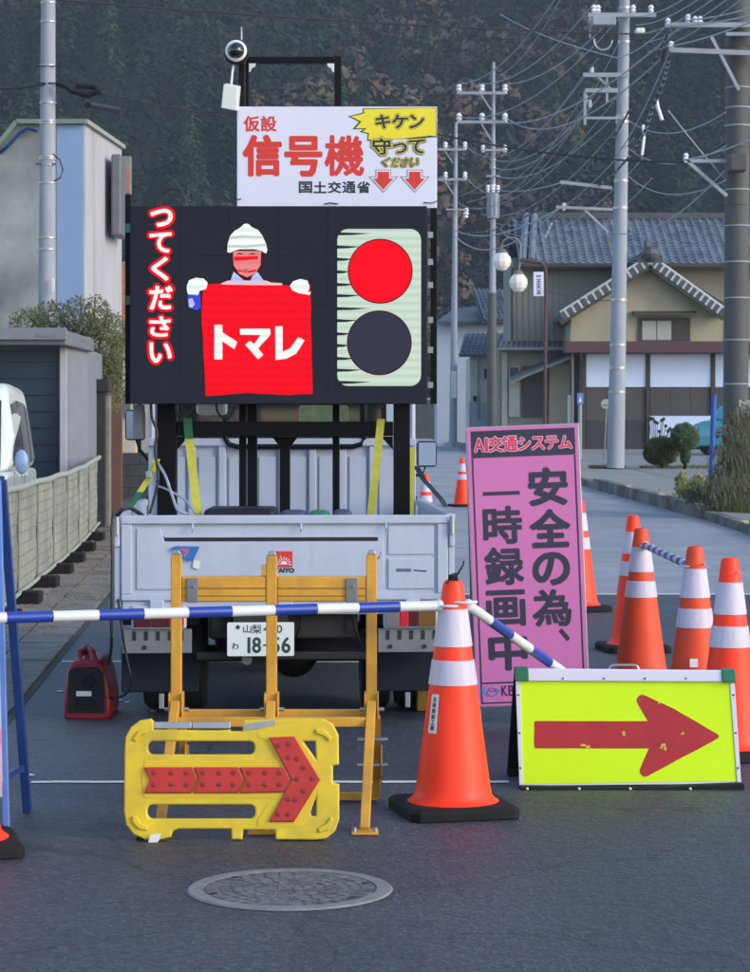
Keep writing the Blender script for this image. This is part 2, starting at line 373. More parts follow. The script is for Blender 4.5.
asphalt_mat()
# ------------------------------------------------------------------ terrain, roads
X_EDGE = 300
ys = [-40, 0, 24, 26, 28, 30, 34, 40, 50, 60, 80, 100, 130, 170, 220, 280, 340]
def gs(): return sheet(lambda y: -X_EDGE, lambda y: X_EDGE, ys, -.03, 6)
struct('ground', gs(), M['ground'])
struct('road', sheet(lambda y: -14.0, kx, yr(-10, 20.3, 3), 0, 3), M['asphalt'])
struct('road', sheet(lambda y: -2.2-.055*(y-20) if 24 < y < 50 else (-2.32 if y <= 24 else -3.85), kx, yr(20.3, 24, 2)+yr(24, 120, 2)[1:], 0, 3), M['asphalt_old'])
struct('sidewalk', sheet(fenceX, edgeL, yr(11.4, 24, 1.5)+yr(24, 44, 2)[1:], .004), mat('joint_dirt', (.05,.045,.038), .95, var=.3, scale=6))
side = SC.objects['sidewalk']
y = 11.5; proto = None; k = 0
while y < 34:
    wdt = .595
    for c in range(2):
        xa = fenceX(y+.3); xb = edgeL(y+.3)-.02; w = (xb-xa)/2
        mb = MB(); t = .012+random.uniform(-.004, .005)
        x0, x1 = xa+c*w+.008, xa+(c+1)*w-.008; s = -.06
        z = g(y)+.004; tl = random.uniform(-.004, .004)
        mb.hexa([(x0, y+.01, z), (x1, y+.01, z), (x1+s*wdt, y+wdt-.012, z), (x0+s*wdt, y+wdt-.012, z),
                 (x0, y+.01, z+t), (x1, y+.01, z+t+tl), (x1+s*wdt, y+wdt-.012, z+t+tl), (x0+s*wdt, y+wdt-.012, z+t)])
        part('paving_slab', mb, M['slab'], side)
    y += .6
# right pavement: kerb stones, concrete strip, gravel lot
pav = struct('pavement', sheet(lambda y: kx(y)+.15, lambda y: kx(y)+1.9, yr(20, 110, 3), .115), M['walk'])
struct('gravel_lot', sheet(lambda y: kx(y)+1.9, lambda y: kx(y)+40, yr(20, 110, 3), .12, 4), M['gravel'])
y = 26.0; i = 0
while y < 100:
    ln = 1.0
    ph = (y-26) % 13
    low = (3.2 < ph < 7.0) if y < 60 else False
    h0 = .122 if low else .19
    mb = MB(); za, zb = g(y), g(y+ln)
    mb.hexa([(kx(y), y+.01, za-.05), (kx(y)+.17, y+.01, za-.05), (kx(y+ln)+.17, y+ln-.01, zb-.05), (kx(y+ln), y+ln-.01, zb-.05),
             (kx(y)+.02, y+.01, za+h0), (kx(y)+.17, y+.01, za+h0), (kx(y+ln)+.17, y+ln-.01, zb+h0), (kx(y+ln)+.02, y+ln-.01, zb+h0)])
    part('kerb_stone', mb, M['kerb'], pav)
    if y in (33.0, 34.0, 36.0, 39.0) or (i % 9 == 4 and y < 60):
        mb = MB(); mb.hexa([(kx(y+.3)+.05, y+.3, za+h0), (kx(y+.3)+.14, y+.3, za+h0), (kx(y+.7)+.14, y+.7, zb+h0), (kx(y+.7)+.05, y+.7, zb+h0),
                            (kx(y+.3)+.05, y+.3, za+h0+.006), (kx(y+.3)+.14, y+.3, za+h0+.006), (kx(y+.7)+.14, y+.7, zb+h0+.006), (kx(y+.7)+.05, y+.7, zb+h0+.006)])
        part('kerb_marking', mb, M['yellow_line'], pav)
    y += ln; i += 1
# thin white lines across the road
for (Y0, w, xa, xb) in ((9.64, .04, -1.44, .56), (14.55, .05, -1.98, 1.0), (20.35, .07, -2.2, 5.4)):
    mb = MB(); n = 24
    for q in range(n):
        a = xa+(xb-xa)*q/n; b = xa+(xb-xa)*(q+1)/n
        j = random.uniform(-.004, .004)
        mb.box(a, b, Y0-w/2+j, Y0+w/2+j, .0035, .006)
    o = struct('road_marking', mb, M['line'])
# paint flecks and patches on the asphalt
mb = MB()
for (px, py) in ((32, 776), (120, 701), (127, 703), (152, 712), (60, 692)):
    Y = 3450/(py-425); x = WX(px, Y)
    P = [(x+random.uniform(.006, .03)*math.cos(t), Y+random.uniform(.01, .045)*math.sin(t), .006) for t in np.linspace(0, 6.28, 7)[:-1]]
    mb.add(P, [tuple(range(6))])
o = struct('road_marking', mb, M['line'])

# hill ----------------------------------------------------------------------
HB, HS = 300.0, .52
def hz(x, y):
    d = y-HB-18*math.sin(x*.021+1.0)-9*math.sin(x*.05)
    base = g(300)
    if d < 0: return base+d*.0
    return base+d*HS*min(1, .35+d/70)+4*math.sin(x*.045+y*.02)*min(1, d/40)+2.5*math.sin(x*.11-y*.06)*min(1, d/40)
mb = MB(); nx, ny = 60, 40; vs = []
for j in range(ny+1):
    for i2 in range(nx+1):
        x = -280+560*i2/nx; yy = 250+330*j/ny; vs.append((x, yy, hz(x, yy)-.1 if yy > 262 else g(300)-2))
mb.add(vs, [(j*(nx+1)+q, j*(nx+1)+q+1, (j+1)*(nx+1)+q+1, (j+1)*(nx+1)+q) for j in range(ny) for q in range(nx)])
struct('hill', mb, mat('forest_floor', (.022,.024,.016), .95, var=.4, scale=.1), smooth=True)

def tree_proto(kind, n):
    """unit tree: quads (n,4,3) with height 1 and radius 1"""
    rng = np.random
    Q = []
    for k in range(n):
        if kind == 'cedar':
            t = rng.rand()**.75; z = .08+.92*t
            r = (1-t)**.8*(.75+.35*rng.rand())*(1+.25*math.sin(z*34))
            a = rng.rand()*6.283; c = np.array([r*math.cos(a), r*math.sin(a), z])
            out = np.array([math.cos(a), math.sin(a), 0.]); tan = np.array([-math.sin(a), math.cos(a), 0.])
            L = (.34*(1-t)+.14)*(.7+.6*rng.rand()); wv = L*.45
            dn = out*1.0+np.array([0, 0, -.11-.05*rng.rand()])
            Q.append([c-dn*L*.5-tan*wv, c-dn*L*.5+tan*wv, c+dn*L*.6+tan*wv*.35, c+dn*L*.6-tan*wv*.35])
        else:
            v = rng.randn(3); v /= np.linalg.norm(v); v[2] = abs(v[2])*1.2-.35
            r = .6+.4*rng.rand(); c = np.array([v[0]*r, v[1]*r, .55+.42*v[2]*r])
            a = rng.randn(3); a /= np.linalg.norm(a); b = np.cross(a, rng.randn(3)); b /= np.linalg.norm(b)
            s = .055+.07*rng.rand(); a = a*s; b = b*s; a[2] *= .35; b[2] *= .35
            Q.append([c-a-b, c+a-b, c+a+b, c-a+b])
    return np.array(Q)
def tint_mat(name, rough=.85):
    m = bpy.data.materials.new(name); m.use_nodes = True; t = m.node_tree; p = t.nodes['Principled BSDF']
    at = t.nodes.new('ShaderNodeAttribute'); at.attribute_name = 'tint'
    t.links.new(at.outputs['Color'], p.inputs['Base Color']); p.inputs['Roughness'].default_value = rough
    p.inputs['Specular IOR Level'].default_value = .2
    return m
def forest(pts, name):
    protos = {k: [tree_proto(k, nq) for _ in range(4)] for k, nq in (('cedar', 170), ('broad', 330))}
    V = []; Cc = []; NN = []
    for (x, yy, z, h, w, kind, col) in pts:
        P = protos[kind][random.randrange(4)].copy(); a = random.random()*6.283
        ca, sa = math.cos(a), math.sin(a); X = P[..., 0]*ca-P[..., 1]*sa; Y2 = P[..., 0]*sa+P[..., 1]*ca
        P2 = np.stack([X*w+x, Y2*w+yy, P[..., 2]*h+z], -1)
        if kind == 'cedar': cen = np.stack([np.full(X.shape, x), np.full(X.shape, yy), P2[..., 2]-.35*w], -1)
        else: cen = np.broadcast_to(np.array([x, yy, z+.45*h]), P2.shape)
        nv = P2-cen; nv = nv/np.maximum(np.linalg.norm(nv, axis=-1, keepdims=True), 1e-6)+np.random.normal(0, .12, (len(P), 1, 3))
        gn = np.cross(P2[:, 1]-P2[:, 0], P2[:, 3]-P2[:, 0]); flip = (gn*nv.mean(1)).sum(-1) < 0
        P2[flip] = P2[flip][:, ::-1]; nv[flip] = nv[flip][:, ::-1]
        P2 = P2.reshape(-1, 3); V.append(P2); NN.append(nv.reshape(-1, 3))
        tb = random.uniform(.4, 1.7) if kind == 'cedar' else random.uniform(.6, 1.5)
        jq = .2 if kind == 'cedar' else .14
        jit = tb*np.repeat(np.random.uniform(1-jq, 1+jq, len(P)), 4)[:, None]
        Cc.append(np.clip(np.array(col)[None, :]*jit, 0, 1))
    V = np.concatenate(V); Cc = np.concatenate(Cc); n = len(V)
    me = bpy.data.meshes.new(name); me.vertices.add(n); me.vertices.foreach_set('co', V.ravel())
    me.loops.add(n); me.loops.foreach_set('vertex_index', np.arange(n)); me.polygons.add(n//4)
    me.polygons.foreach_set('loop_start', np.arange(0, n, 4)); me.polygons.foreach_set('loop_total', np.full(n//4, 4))
    at = me.color_attributes.new('tint', 'FLOAT_COLOR', 'POINT')
    at.data.foreach_set('color', np.concatenate([Cc, np.ones((n, 1))], 1).astype(np.float32).ravel())
    me.update(); me.polygons.foreach_set('use_smooth', np.ones(n//4, dtype=bool)); NN = np.concatenate(NN); NN /= np.maximum(np.linalg.norm(NN, axis=1, keepdims=True), 1e-6)
    me.normals_split_custom_set_from_vertices(NN.astype(np.float32).tolist())
    o = link(bpy.data.objects.new(name, me)); me.materials.append(tint_mat('forest_foliage')); return o
def fn(x, y, s, seed):
    return (math.sin(x*s+seed)+math.sin(y*s*1.3+seed*2.1)+math.sin((x+y)*s*.7+seed*.7)+math.sin((x-y*1.4)*s*1.9+seed*3.3))/4
pts = []; yy = 268.0
while yy < 545:
    sp = 5.6
    half = yy*.20+22
    x = -half
    while x < half:
        px = x+random.uniform(-1.7, 1.7); py = yy+random.uniform(-1.7, 1.7); z = hz(px, py)
        el = (z-CH)/py
        if el < .215:
            ir = (px/py)*FOC+375; iy = 425-el*FOC      # which part of the slope this is
            v = fn(px, py, .05, 1.3)+.35*fn(px, py, .16, 4.0)
            br = v + (.42 if (ir > 330 and ir < 600) else (.05 if ir > 600 else -.2)) + (.45 if ir < 90 else 0) - (.15 if iy > 190 else 0)
            if br > .33 and random.random() < .85:
                c = random.choice([(.070,.052,.046), (.078,.050,.040), (.060,.050,.048), (.085,.056,.036), (.055,.047,.045), (.064,.058,.036)])
                pts.append((px, py, z, random.uniform(7, 13), random.uniform(3.2, 5.8), 'broad', c))
            else:
                c = random.choice([(.010,.026,.018), (.013,.030,.020), (.008,.022,.015), (.016,.033,.021), (.020,.034,.020)])
                pts.append((px, py, z, random.uniform(9, 17), random.uniform(2.2, 3.6), 'cedar', c))
        x += sp
    yy += sp*(1.0 if yy < 330 else 1.15)
fo = forest(pts, 'forest'); fo['kind'] = 'stuff'
tag(fo, 'cedar and autumn brown forest covering the hillside behind the village', 'forest')
print('forest trees', len(pts))

# ------------------------------------------------------------------ foliage builder
def leaves(cs, n, size, lo=.35):
    """cs: list of (centre, (rx,ry,rz)); n leaf blades spread in the clumps, thinner inside"""
    mb = MB()
    wts = [c[1][0]*c[1][2] for c in cs]; tot = sum(wts)
    for c, w in zip(cs, wts):
        for _ in range(int(n*w/tot)):
            v = Vector((random.gauss(0, 1), random.gauss(0, 1), random.gauss(0, 1))).normalized()
            r = lo+(1-lo)*random.random()**.6*(1+.12*math.sin(v.x*9+v.z*7))
            p = Vector(c[0])+Vector((v.x*c[1][0]*r, v.y*c[1][1]*r, v.z*c[1][2]*r))
            a = Vector((random.gauss(0, 1), random.gauss(0, 1), random.gauss(0, 1))).normalized(); b = a.orthogonal().normalized()
            s = size*random.uniform(.6, 1.4)
            mb.add([p-a*s, p+b*s*.4, p+a*s, p-b*s*.4], [(0, 1, 2, 3)])
    return mb
def stems(base, tops, r):
    mb = MB()
    for t in tops:
        b = Vector(base); t = Vector(t); m = (b+t)/2+Vector((random.uniform(-.1, .1), 0, .05)); mb.tube([b, m, t], r, 5)
    return mb

# ------------------------------------------------------------------ left side buildings
def Pm(mb, pts, Y0, Y1): return mb.prism(PX(pts, Y0), Y0, Y1)
t = thing('plaster_building', 'tall windowless plaster building with stained front and pale blue stripe at left', 'building', (WX(60, 36), 36, g(36)))
g36 = 425+(CH-g(36))*FOC/36
# real floor plan: front at Y=36 from x=-9 to -4.57, side wall runs back to Y=39.2
mb = MB(); xR = WX(83, 36); zt = WZ(124, 36)
mb.prism([(-9.5, g(36)-.3), (xR-.01, g(36)-.3), (xR-.01, zt), (WX(18, 36), zt), (WX(-34, 36), WZ(190, 36)), (-9.5, WZ(200, 36))], 36, 39.2)
part('wall', mb, M['plaster'], t)
mb = MB(); mb.box(WX(57, 36), xR, 35.97, 36.0-.001, g(36)-.3, zt-.02); part('wall_stripe', mb, M['plasterblue'], t)
mb = MB(); mb.box(WX(54, 36), WX(57, 36)-.002, 35.98, 35.999, g(36)-.3, zt-.02); part('wall_stripe', mb, M['plastercream'], t, label='narrow cream edge of the blue stripe')
mb = MB(); x2 = WX(120, 39.2)
mb.hexa([(xR, 35.97, g(36)-.3), (xR+.03, 35.97, g(36)-.3), (x2+.03, 39.2, g(36)-.3), (x2, 39.2, g(36)-.3), (xR, 35.97, zt), (xR+.03, 35.97, zt), (x2+.03, 39.2, zt), (x2, 39.2, zt)])
part('side_wall', mb, M['plasterpale'], t)  # the brighter sunlit face is put into this wall's lighter plaster colour
mb = MB(); mb.hexa([(xR+.01, 36.01, g(36)-.3), (xR+.012, 36.0, g(36)-.3), (x2, 39.2, g(36)-.3), (x2-.4, 39.2, g(36)-.3), (xR+.01, 36.01, zt), (xR+.012, 36.0, zt), (x2, 39.2, zt), (x2-.4, 39.2, zt)])
part('side_wall_core', mb, M['plasterpale'], t)
mb = MB(); mb.bar((xR+.04, 35.93, zt+.03), (WX(17.5, 36), 35.93, zt+.03), .1, .07); mb.bar((WX(17.5, 36), 35.93, zt+.03), (WX(-36, 36), 35.93, WZ(190, 36)+.03), .1, .07)
part('roof_trim', mb, M['mint'], t)
mb = MB(); mb.bar((xR+.05, 35.9, zt+.03), (x2+.05, 39.25, zt+.03), .08, .07); part('roof_trim', mb, M['plastercream'], t, label='cream trim along the side wall')
mb = MB(); mb.tube([W(0, 153, 35.95), W(8, 146, 35.9), W(20, 133, 35.9), (WX(29, 36), 35.9, WZ(129, 36)), W(37, 131, 35.9)], .028); part('pipe', mb, M['blueleg'], t)
t = thing('projecting_sign', 'grey box sign hung on the side wall of the plaster building', 'sign', (WX(121, 38), 38, WZ(235, 38)))
mb = MB(); Y1 = 37.6; mb.box(WX(111, Y1), WX(121, Y1), Y1, Y1+.9, WZ(235, Y1), WZ(154, Y1)); part('sign_box', mb, M['garager'], t, bevel=.03)
mb = MB(); Y1 = 38.55; mb.box(WX(121.5, Y1), WX(131, Y1), Y1, Y1+.12, WZ(240, Y1), WZ(156, Y1)); part('sign_box', mb, M['mint'], t, bevel=.02)
mb = MB(); mb.prism(PX([(124, 160), (129, 163), (130, 193), (124, 192)], Y1-.01), Y1-.02, Y1-.003); part('sign_print', mb, mat('sign_salmon', (.5, .16, .13), .6), t)
# low house further along with brick strip
t = thing('roadside_house', 'brown and cream house with orange brick strip behind the shrubs at left', 'house', (WX(115, 46), 46, g(46)))
part('wall', MB().box(WX(60, 46), WX(121, 46), 46.02, 50, g(46)-.2, WZ(300, 46)), M['brownwall'], t)
part('wall', MB().box(WX(121, 46)+.003, WX(136, 46), 45.9, 50, g(46)-.2, WZ(345, 46)), mat('end_wall_cream', (.5,.43,.34), .9), t, label='cream end wall')  # end wall in its own cream colour
part('wall', MB().box(WX(120, 46), WX(127, 46), 45.95, 47, WZ(344, 46), WZ(262, 46)), M['brick'], t, label='orange brick strip')
part('eave', MB().box(WX(60, 46), WX(128, 46), 45.6, 50, WZ(340, 46), WZ(328, 46)), M['tiledark'], t)
part('window', MB().box(WX(124, 46), WX(131, 46), 45.86, 45.897, WZ(418, 46), WZ(390, 46)), M['garager'], t)
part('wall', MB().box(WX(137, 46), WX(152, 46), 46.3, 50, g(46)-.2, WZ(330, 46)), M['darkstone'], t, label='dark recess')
part('window', MB().box(WX(140, 46), WX(149, 46), 46.26, 46.298, WZ(455, 46), WZ(400, 46)), M['frost'], t)
t = thing('low_block_wall', 'low dark block wall left of the truck mirror', 'wall', (WX(130, 40), 40, g(40)))
for r in range(5):
    for c in range(12):
        x = WX(60, 40)+c*.4+(.2 if r % 2 else 0); z = g(40)-.05+r*.2
        if r == 4 and c < 4: continue
        part('block', MB().box(x+.004, x+.396, 40+random.uniform(-.004, .004), 40.15, z+.004, z+.196), M['blockwall'], t)
part('mortar', MB().box(WX(60, 40)+.2, WX(60, 40)+4.8, 40.02, 40.13, g(40)-.1, g(40)+.75), M['darkstone'], t)
t = thing('brown_wall', 'narrow reddish brown wall section between the dark pillar and the block wall', 'wall', (WX(116, 35), 35, g(35)))
part('panel', MB().box(WX(108, 35), WX(121.5, 35), 35, 35.15, g(35)-.05, WZ(340, 35)), M['brownwall'], t)
part('coping', MB().box(WX(107.5, 35), WX(122, 35), 34.97, 35.18, WZ(339.8, 35), WZ(336, 35)), M['tiledark'], t)
# garage
YG = 29.0
t = thing('garage', 'small garage with dark blue door and pale frame behind the minivan', 'garage', (WX(40, YG), YG, g(YG)))
part('door', MB().box(-6.2, WX(59, YG), YG+.12, YG+.2, g(YG), WZ(349, YG)), M['garage'], t)
mb = MB()
for q in range(11): mb.box(-6.2, WX(59, YG), YG+.1, YG+.119, g(YG)+.15+q*.21, g(YG)+.155+q*.21)
part('door_rib', mb, M['garage'], t)
part('column', MB().box(WX(59.5, YG), WX(67, YG), YG, YG+.25, g(YG), WZ(347, YG)), M['plasterpale'], t, bevel=.01)
part('side_wall', MB().hexa([(WX(67.3, YG), YG+.02, g(YG)), (WX(81, YG), YG+.7, g(YG)), (WX(81, YG)-.2, YG+5, g(YG)), (WX(67.3, YG)-.3, YG+5, g(YG)), (WX(67.3, YG), YG+.02, WZ(347, YG)), (WX(81, YG), YG+.7, WZ(347, YG)), (WX(81, YG)-.2, YG+5, WZ(347, YG)), (WX(67.3, YG)-.3, YG+5, WZ(347, YG))]), M['garagew'], t)
part('roof', MB().hexa([(-6.4, YG-.35, WZ(346, YG)), (WX(70, YG), YG-.35, WZ(346, YG)), (WX(87, YG), YG+.75, WZ(350, YG)), (-6.4, YG+5, WZ(350, YG)),
  (-6.4, YG-.35, WZ(331, YG)), (WX(70, YG), YG-.35, WZ(331, YG)), (WX(87, YG), YG+.75, WZ(337, YG)), (-6.4, YG+5, WZ(337, YG))]), M['garager'], t, bevel=.015)
part('gutter', MB().box(-6.4, WX(71, YG), YG-.42, YG-.36, WZ(341, YG), WZ(329, YG)), M['garagew'], t, bevel=.01)
part('plaque', MB().box(WX(42, YG), WX(60, YG), YG-.43, YG-.421, WZ(338, YG), WZ(334.5, YG)), M['steelgrey'], t)
# gate pillar
YP = 31.2
t = thing('gate_pillar', 'dark stone gate pillar with capping at the far end of the mesh fence', 'pillar', (WX(95, YP), YP, g(YP)))
part('shaft', MB().box(WX(83, YP), WX(105, YP), YP, YP+.3, g(YP)-.05, WZ(392, YP)), M['darkstone'], t, bevel=.01)
part('cap', MB().box(WX(82, YP), WX(109, YP), YP-.04, YP+.34, WZ(391.8, YP), WZ(379, YP)), M['darkstone'], t, bevel=.012)
t = thing('gate_post', 'slim weathered concrete post standing right behind the dark gate pillar', 'post', (WX(107, 31.3), 31.3, g(31)))
part('shaft', MB().box(WX(105.5, 31.3), WX(110, 31.3), 31.3, 31.44, g(31)-.05, WZ(396, 31.3)), mat('old_concrete', (.2,.185,.16), .9, var=.3, scale=5), t, bevel=.01)

# mesh fence on rubber feet
fy0, fy1 = 17.2, 30.6
fence = thing('mesh_fence', 'low fence of pale mesh sheeting on pipes with rubber feet beside the paved strip', 'fence', (fenceX(18), 18, 0))
npan = 7
for i in range(npan):
    a = fy0+(fy1-fy0)*i/npan; b = fy0+(fy1-fy0)*(i+1)/npan
    mb = MB(); nu, nv = 10, 12; vs = []
    for v in range(nv+1):
        for u in range(nu+1):
            yy = a+(b-a)*u/nu; bow = .014*math.sin(math.pi*u/nu)+.004*math.sin(u*1.1+v*.9+i)
            vs.append((fenceX(yy)+bow, yy, g(yy)+.11+.87*v/nv))
    mb.add(vs, [(v*(nu+1)+u, v*(nu+1)+u+1, (v+1)*(nu+1)+u+1, (v+1)*(nu+1)+u) for v in range(nv) for u in range(nu)])
    part('mesh_sheet', mb, M['cloth'], fence, smooth=True)
    part('seam', MB().tube([(fenceX(a)+.012, a, g(a)+.11), (fenceX(a)+.014, a, g(a)+.98)], .008, 5), mat('cord_grey', (.2,.21,.18), .8), fence)
    mb = MB()
    for v in range(1, 9):
        z = .11+.87*v/9
        mb.tube([(fenceX(a+.02+(b-a-.04)*u/6)+.008+.016*math.sin(math.pi*u/6), a+.02+(b-a-.04)*u/6, g(a)+(g(b)-g(a))*u/6+z+random.uniform(-.004, .004)) for u in range(7)], .0045, 4)
    part('mesh_cord', mb, mat('cord_grey', (.2,.21,.18), .8), fence)
    part('post', MB().cyl((fenceX(a)-.035, a, g(a)), (fenceX(a)-.035, a, g(a)+.97), .02, n=8), M['palepipe'], fence, smooth=True)
    mb = MB(); mb.box(fenceX(a)-.20, fenceX(a)+.20, a-.12, a+.12, g(a)+.02, g(a)+.12); part('rubber_foot', mb, M['rubber'], fence, bevel=.015)
    m2 = (a+b)/2
    if False: part('rubber_foot', MB().box(fenceX(m2)-.12, fenceX(m2)+.20, m2-.09, m2+.09, g(m2)+.001, g(m2)+.09), M['rubber'], fence, bevel=.015)
tp = []; bp = []
for u in range(29):
    yy = fy0+(fy1-fy0)*u/28
    tp.append((fenceX(yy)+.03, yy, g(yy)+.985+.006*math.sin(u*1.1))); bp.append((fenceX(yy)+.03, yy, g(yy)+.11+.004*math.sin(u*1.7)))
part('rail', MB().tube(tp, .028, 8), M['palepipe'], fence, smooth=True); part('rail', MB().tube(bp, .018, 8), M['palepipe'], fence, smooth=True)
# gravelly dust along the fence foot
mb = MB()
for _ in range(2600):
    yy = random.uniform(16, 31); x = fenceX(yy)+.6*random.random()**1.6+.05; s = random.uniform(.003, .009); z = g(yy)+.02
    mb.add([(x-s, yy-s*2, z), (x+s, yy-s, z), (x+s*.6, yy+s*2, z), (x-s*.5, yy+s, z+s)], [(0, 1, 2, 3), (0, 1, 3)])
o = part('fallen_leaves', mb, mat('leaf_litter', (.22,.17,.10), .9, var=.4), None, kind='stuff'); tag(o, 'dry leaves and grit gathered along the foot of the mesh fence', 'leaf litter')

# minivan behind the fence, seen along its flank; front towards the camera
def minivan(name, label, paint, x0, y0, rz, L=3.4, Wd=1.48, H=1.83):
    t = thing(name, label, 'car', (0,0,0)); h = Wd/2
    def shell(prof, hw_of, nseg=None):
        mb = MB(); n = len(prof)
        vs = [(-hw_of(z), y, z) for y, z in prof]+[(hw_of(z), y, z) for y, z in prof]
        mb.add(vs, [tuple(range(n)), tuple(range(n, 2*n))[::-1]]+[(i, n+i, n+(i+1) % n, (i+1) % n) for i in range(n)]); return mb
    hw = lambda z: h*(1-.0*z) if z < 1.0 else h*(1-.17*((z-1.0)/(H-1.0))**1.4)
    body = [(0.03,.3),(0,.55),(.05,.85),(.45,.98),(.62,1.0),(L-.06,1.0),(L,.9),(L,.45),(L-.06,.28),(.1,.25)]
    o = part('body', shell(body, hw), paint, t, bevel=.05, smooth=True)
    cab = [(.62,1.0),(1.05,1.45),(1.32,H-.12),(1.55,H-.02),(2.2,H),(L-.35,H-.03),(L-.16,H-.16),(L-.05,1.0)]
    part('cabin', shell(cab, lambda z: hw(z)-.004), paint, t, bevel=.11, smooth=True).modifiers['bevel'].segments = 4
    kz = (H-1.0)/.83
    for s in (-1, 1):
        def win(pts):
            pts = [(y_, 1.0+(z_-1.0)*kz) for y_, z_ in pts]
            mb = MB(); f = lambda z: s*(hw(z)+.008); b = lambda z: s*(hw(z)-.02); n = len(pts)
            vs = [(f(z), y, z) for y, z in pts]+[(b(z), y, z) for y, z in pts]
            return mb.add(vs, [tuple(range(n)), tuple(range(n, 2*n))]+[(i, n+i, n+(i+1) % n, (i+1) % n) for i in range(n)])
        for P in ([(1.12,1.06),(1.42,1.62),(1.98,1.66),(1.98,1.06)], [(2.05,1.06),(2.05,1.66),(2.7,1.64),(2.76,1.06)], [(2.82,1.06),(2.78,1.62),(3.02,1.56),(3.14,1.10)]):
            part('side_window', win(P), M['tint'], t)
        for y in (1.72, 2.12):
            part('door_handle', MB().box(s*(h+.002), s*(h+.03), y, y+.14, .93, .96), paint, t, bevel=.006)
        m = MB(); m.sphere((s*(h+.07), 1.12, 1.10), .075, sz=1.8); [m.v.__setitem__(q, (m.v[q][0], 1.12+(m.v[q][1]-1.12)*.55, m.v[q][2])) for q in range(len(m.v))]; part('wing_mirror', m, mat('mirror_blue', (.20,.30,.52), .3) if paint == M['carw'] else paint, t, smooth=True)
        for y in (.62, L-.58):
            w = part('wheel', MB().lathe([(.27,-.08),(.285,-.04),(.285,.04),(.27,.08)], (s*(h-.1), y, .285), 24, 'x'), M['tyre'], t, smooth=True)
            part('rim', MB().lathe([(.03,-.095),(.16,-.085),(.19,-.07),(.19,.07)], (s*(h-.1), y, .285), 20, 'x') if s < 0 else MB().lathe([(.19,-.07),(.19,.07),(.16,.085),(.03,.095)], (s*(h-.1), y, .285), 20, 'x'), M['silver'], w, smooth=True)
        part('headlight', MB().box(s*(h-.34), s*(h-.06), -.012, .12, .66, .84), M['clearlamp'], t, bevel=.02)
        part('tail_lamp', MB().box(s*(h-.20), s*(h-.08), L-.05, L+.006, .85, 1.25), M['redlamp'], t, bevel=.015)
        part('door_seam', MB().box(s*(h+.0005), s*(h+.003), 1.03, 1.04, .35, 1.0), M['blackp'], t); part('door_seam', MB().box(s*(h+.0005), s*(h+.003), 2.01, 2.02, .35, 1.0), M['blackp'], t)
    mb = MB(); mb.hexa([(-h*.86,.66,1.04),(h*.86,.66,1.04),(h*.86,.70,1.04),(-h*.86,.70,1.04),(-h*.78,1.24,H-.2),(h*.78,1.24,H-.2),(h*.78,1.28,H-.2),(-h*.78,1.28,H-.2)]); part('windscreen', mb, M['tint'], t)
    part('bumper', MB().box(-h+.03, h-.03, -.05, .1, .26, .5), paint, t, bevel=.04); part('bumper', MB().box(-h+.03, h-.03, L-.06, L+.04, .26, .5), paint, t, bevel=.03)
    t.location = (x0, y0, g(y0)+(.12 if x0 > kx(y0)+2 else 0)); t.rotation_euler = (0, 0, rz); return t
minivan('parked_minivan', 'white minivan parked behind the low mesh fence in front of the garage', M['carw'], -4.58, 23.7, R(2.5), H=1.97)
minivan('parked_car', 'teal car parked beyond the blue pole on the gravel lot', M['teal'], WX(708, 66), 66, R(-58), L=3.9, Wd=1.65, H=1.62)
# shrubs behind garage
def shrub(name, label, cat, cs, n, size, m, group=None, trunk=None, lo=.35):
    t = thing(name, label, cat, (cs[0][0][0], cs[0][0][1], g(cs[0][0][1])), 0, group)
    part('foliage', leaves(cs, n, size, lo), m, t, kind='stuff')
    if trunk: part('stem', stems(trunk[0], trunk[1], trunk[2]), M['bark'], t, smooth=True)
    return t
cs = [(W(px, py, 32.6), (rx, .5, rz)) for px, py, rx, rz in ((28,322,.28,.22),(52,318,.3,.28),(78,316,.25,.3),(98,318,.22,.35),(104,350,.3,.5),(96,372,.25,.4),(112,388,.2,.4),(60,330,.5,.15),(88,330,.3,.2),(114,350,.22,.35),(112,375,.2,.3),(116,330,.15,.3))]
tops = [W(px, py, 32.6) for px, py in ((22,310),(38,306),(52,300),(68,303),(80,298),(95,297),(108,312),(118,330),(120,360))]
shrub('garden_shrub', 'straggly olive green shrub sprouting above the garage roof', 'shrub', cs, 9000, .026, M['leafol'], trunk=(W(95, 400, 32.6), tops, .012))

# ------------------------------------------------------------------ japanese house at right
def roof_tiles(o, u, v, nu, nv, dome=.045, step=.03):
    """o: eave corner; u: along eave (full), v: up the slope (full)"""
    o, u, v = Vector(o), Vector(u), Vector(v); nrm = u.cross(v).normalized()
    if nrm.z < 0: nrm = -nrm
    mb = MB(); S = 6; n = nu*S+1
    for r in range(nv):
        vs = []
        for e, lift in ((0, step), (1.0, 0)):
            for i in range(n):
                t = (i % S)/S; prof = math.sin(math.pi*min(1, t/.42))*dome if t < .42 else -math.sin(math.pi*(t-.42)/.58)*dome*.35
                vs.append(o+u*(i/(n-1))+v*((r+e*1.04)/nv)+nrm*(prof+lift+.02))
        vs += [a-nrm*(step+.03) for a in vs[:n]]
        mb.add(vs, [(i, i+1, n+i+1, n+i) for i in range(n-1)]+[(2*n+i, 2*n+i+1, i+1, i) for i in range(n-1)])
    return mb
YH = 79.0; GH = g(YH)
house = thing('tiled_house', 'large two storey japanese house with grey tiled roof and cream gable front', 'house', (WX(630, YH), YH, GH))
xa, xb = WX(513, YH+1), WX(800, YH+1)
part('wall', MB().box(xa, xb, YH+1, YH+7, GH-.3, WZ(258, YH+1)), M['wall_grey'], house)
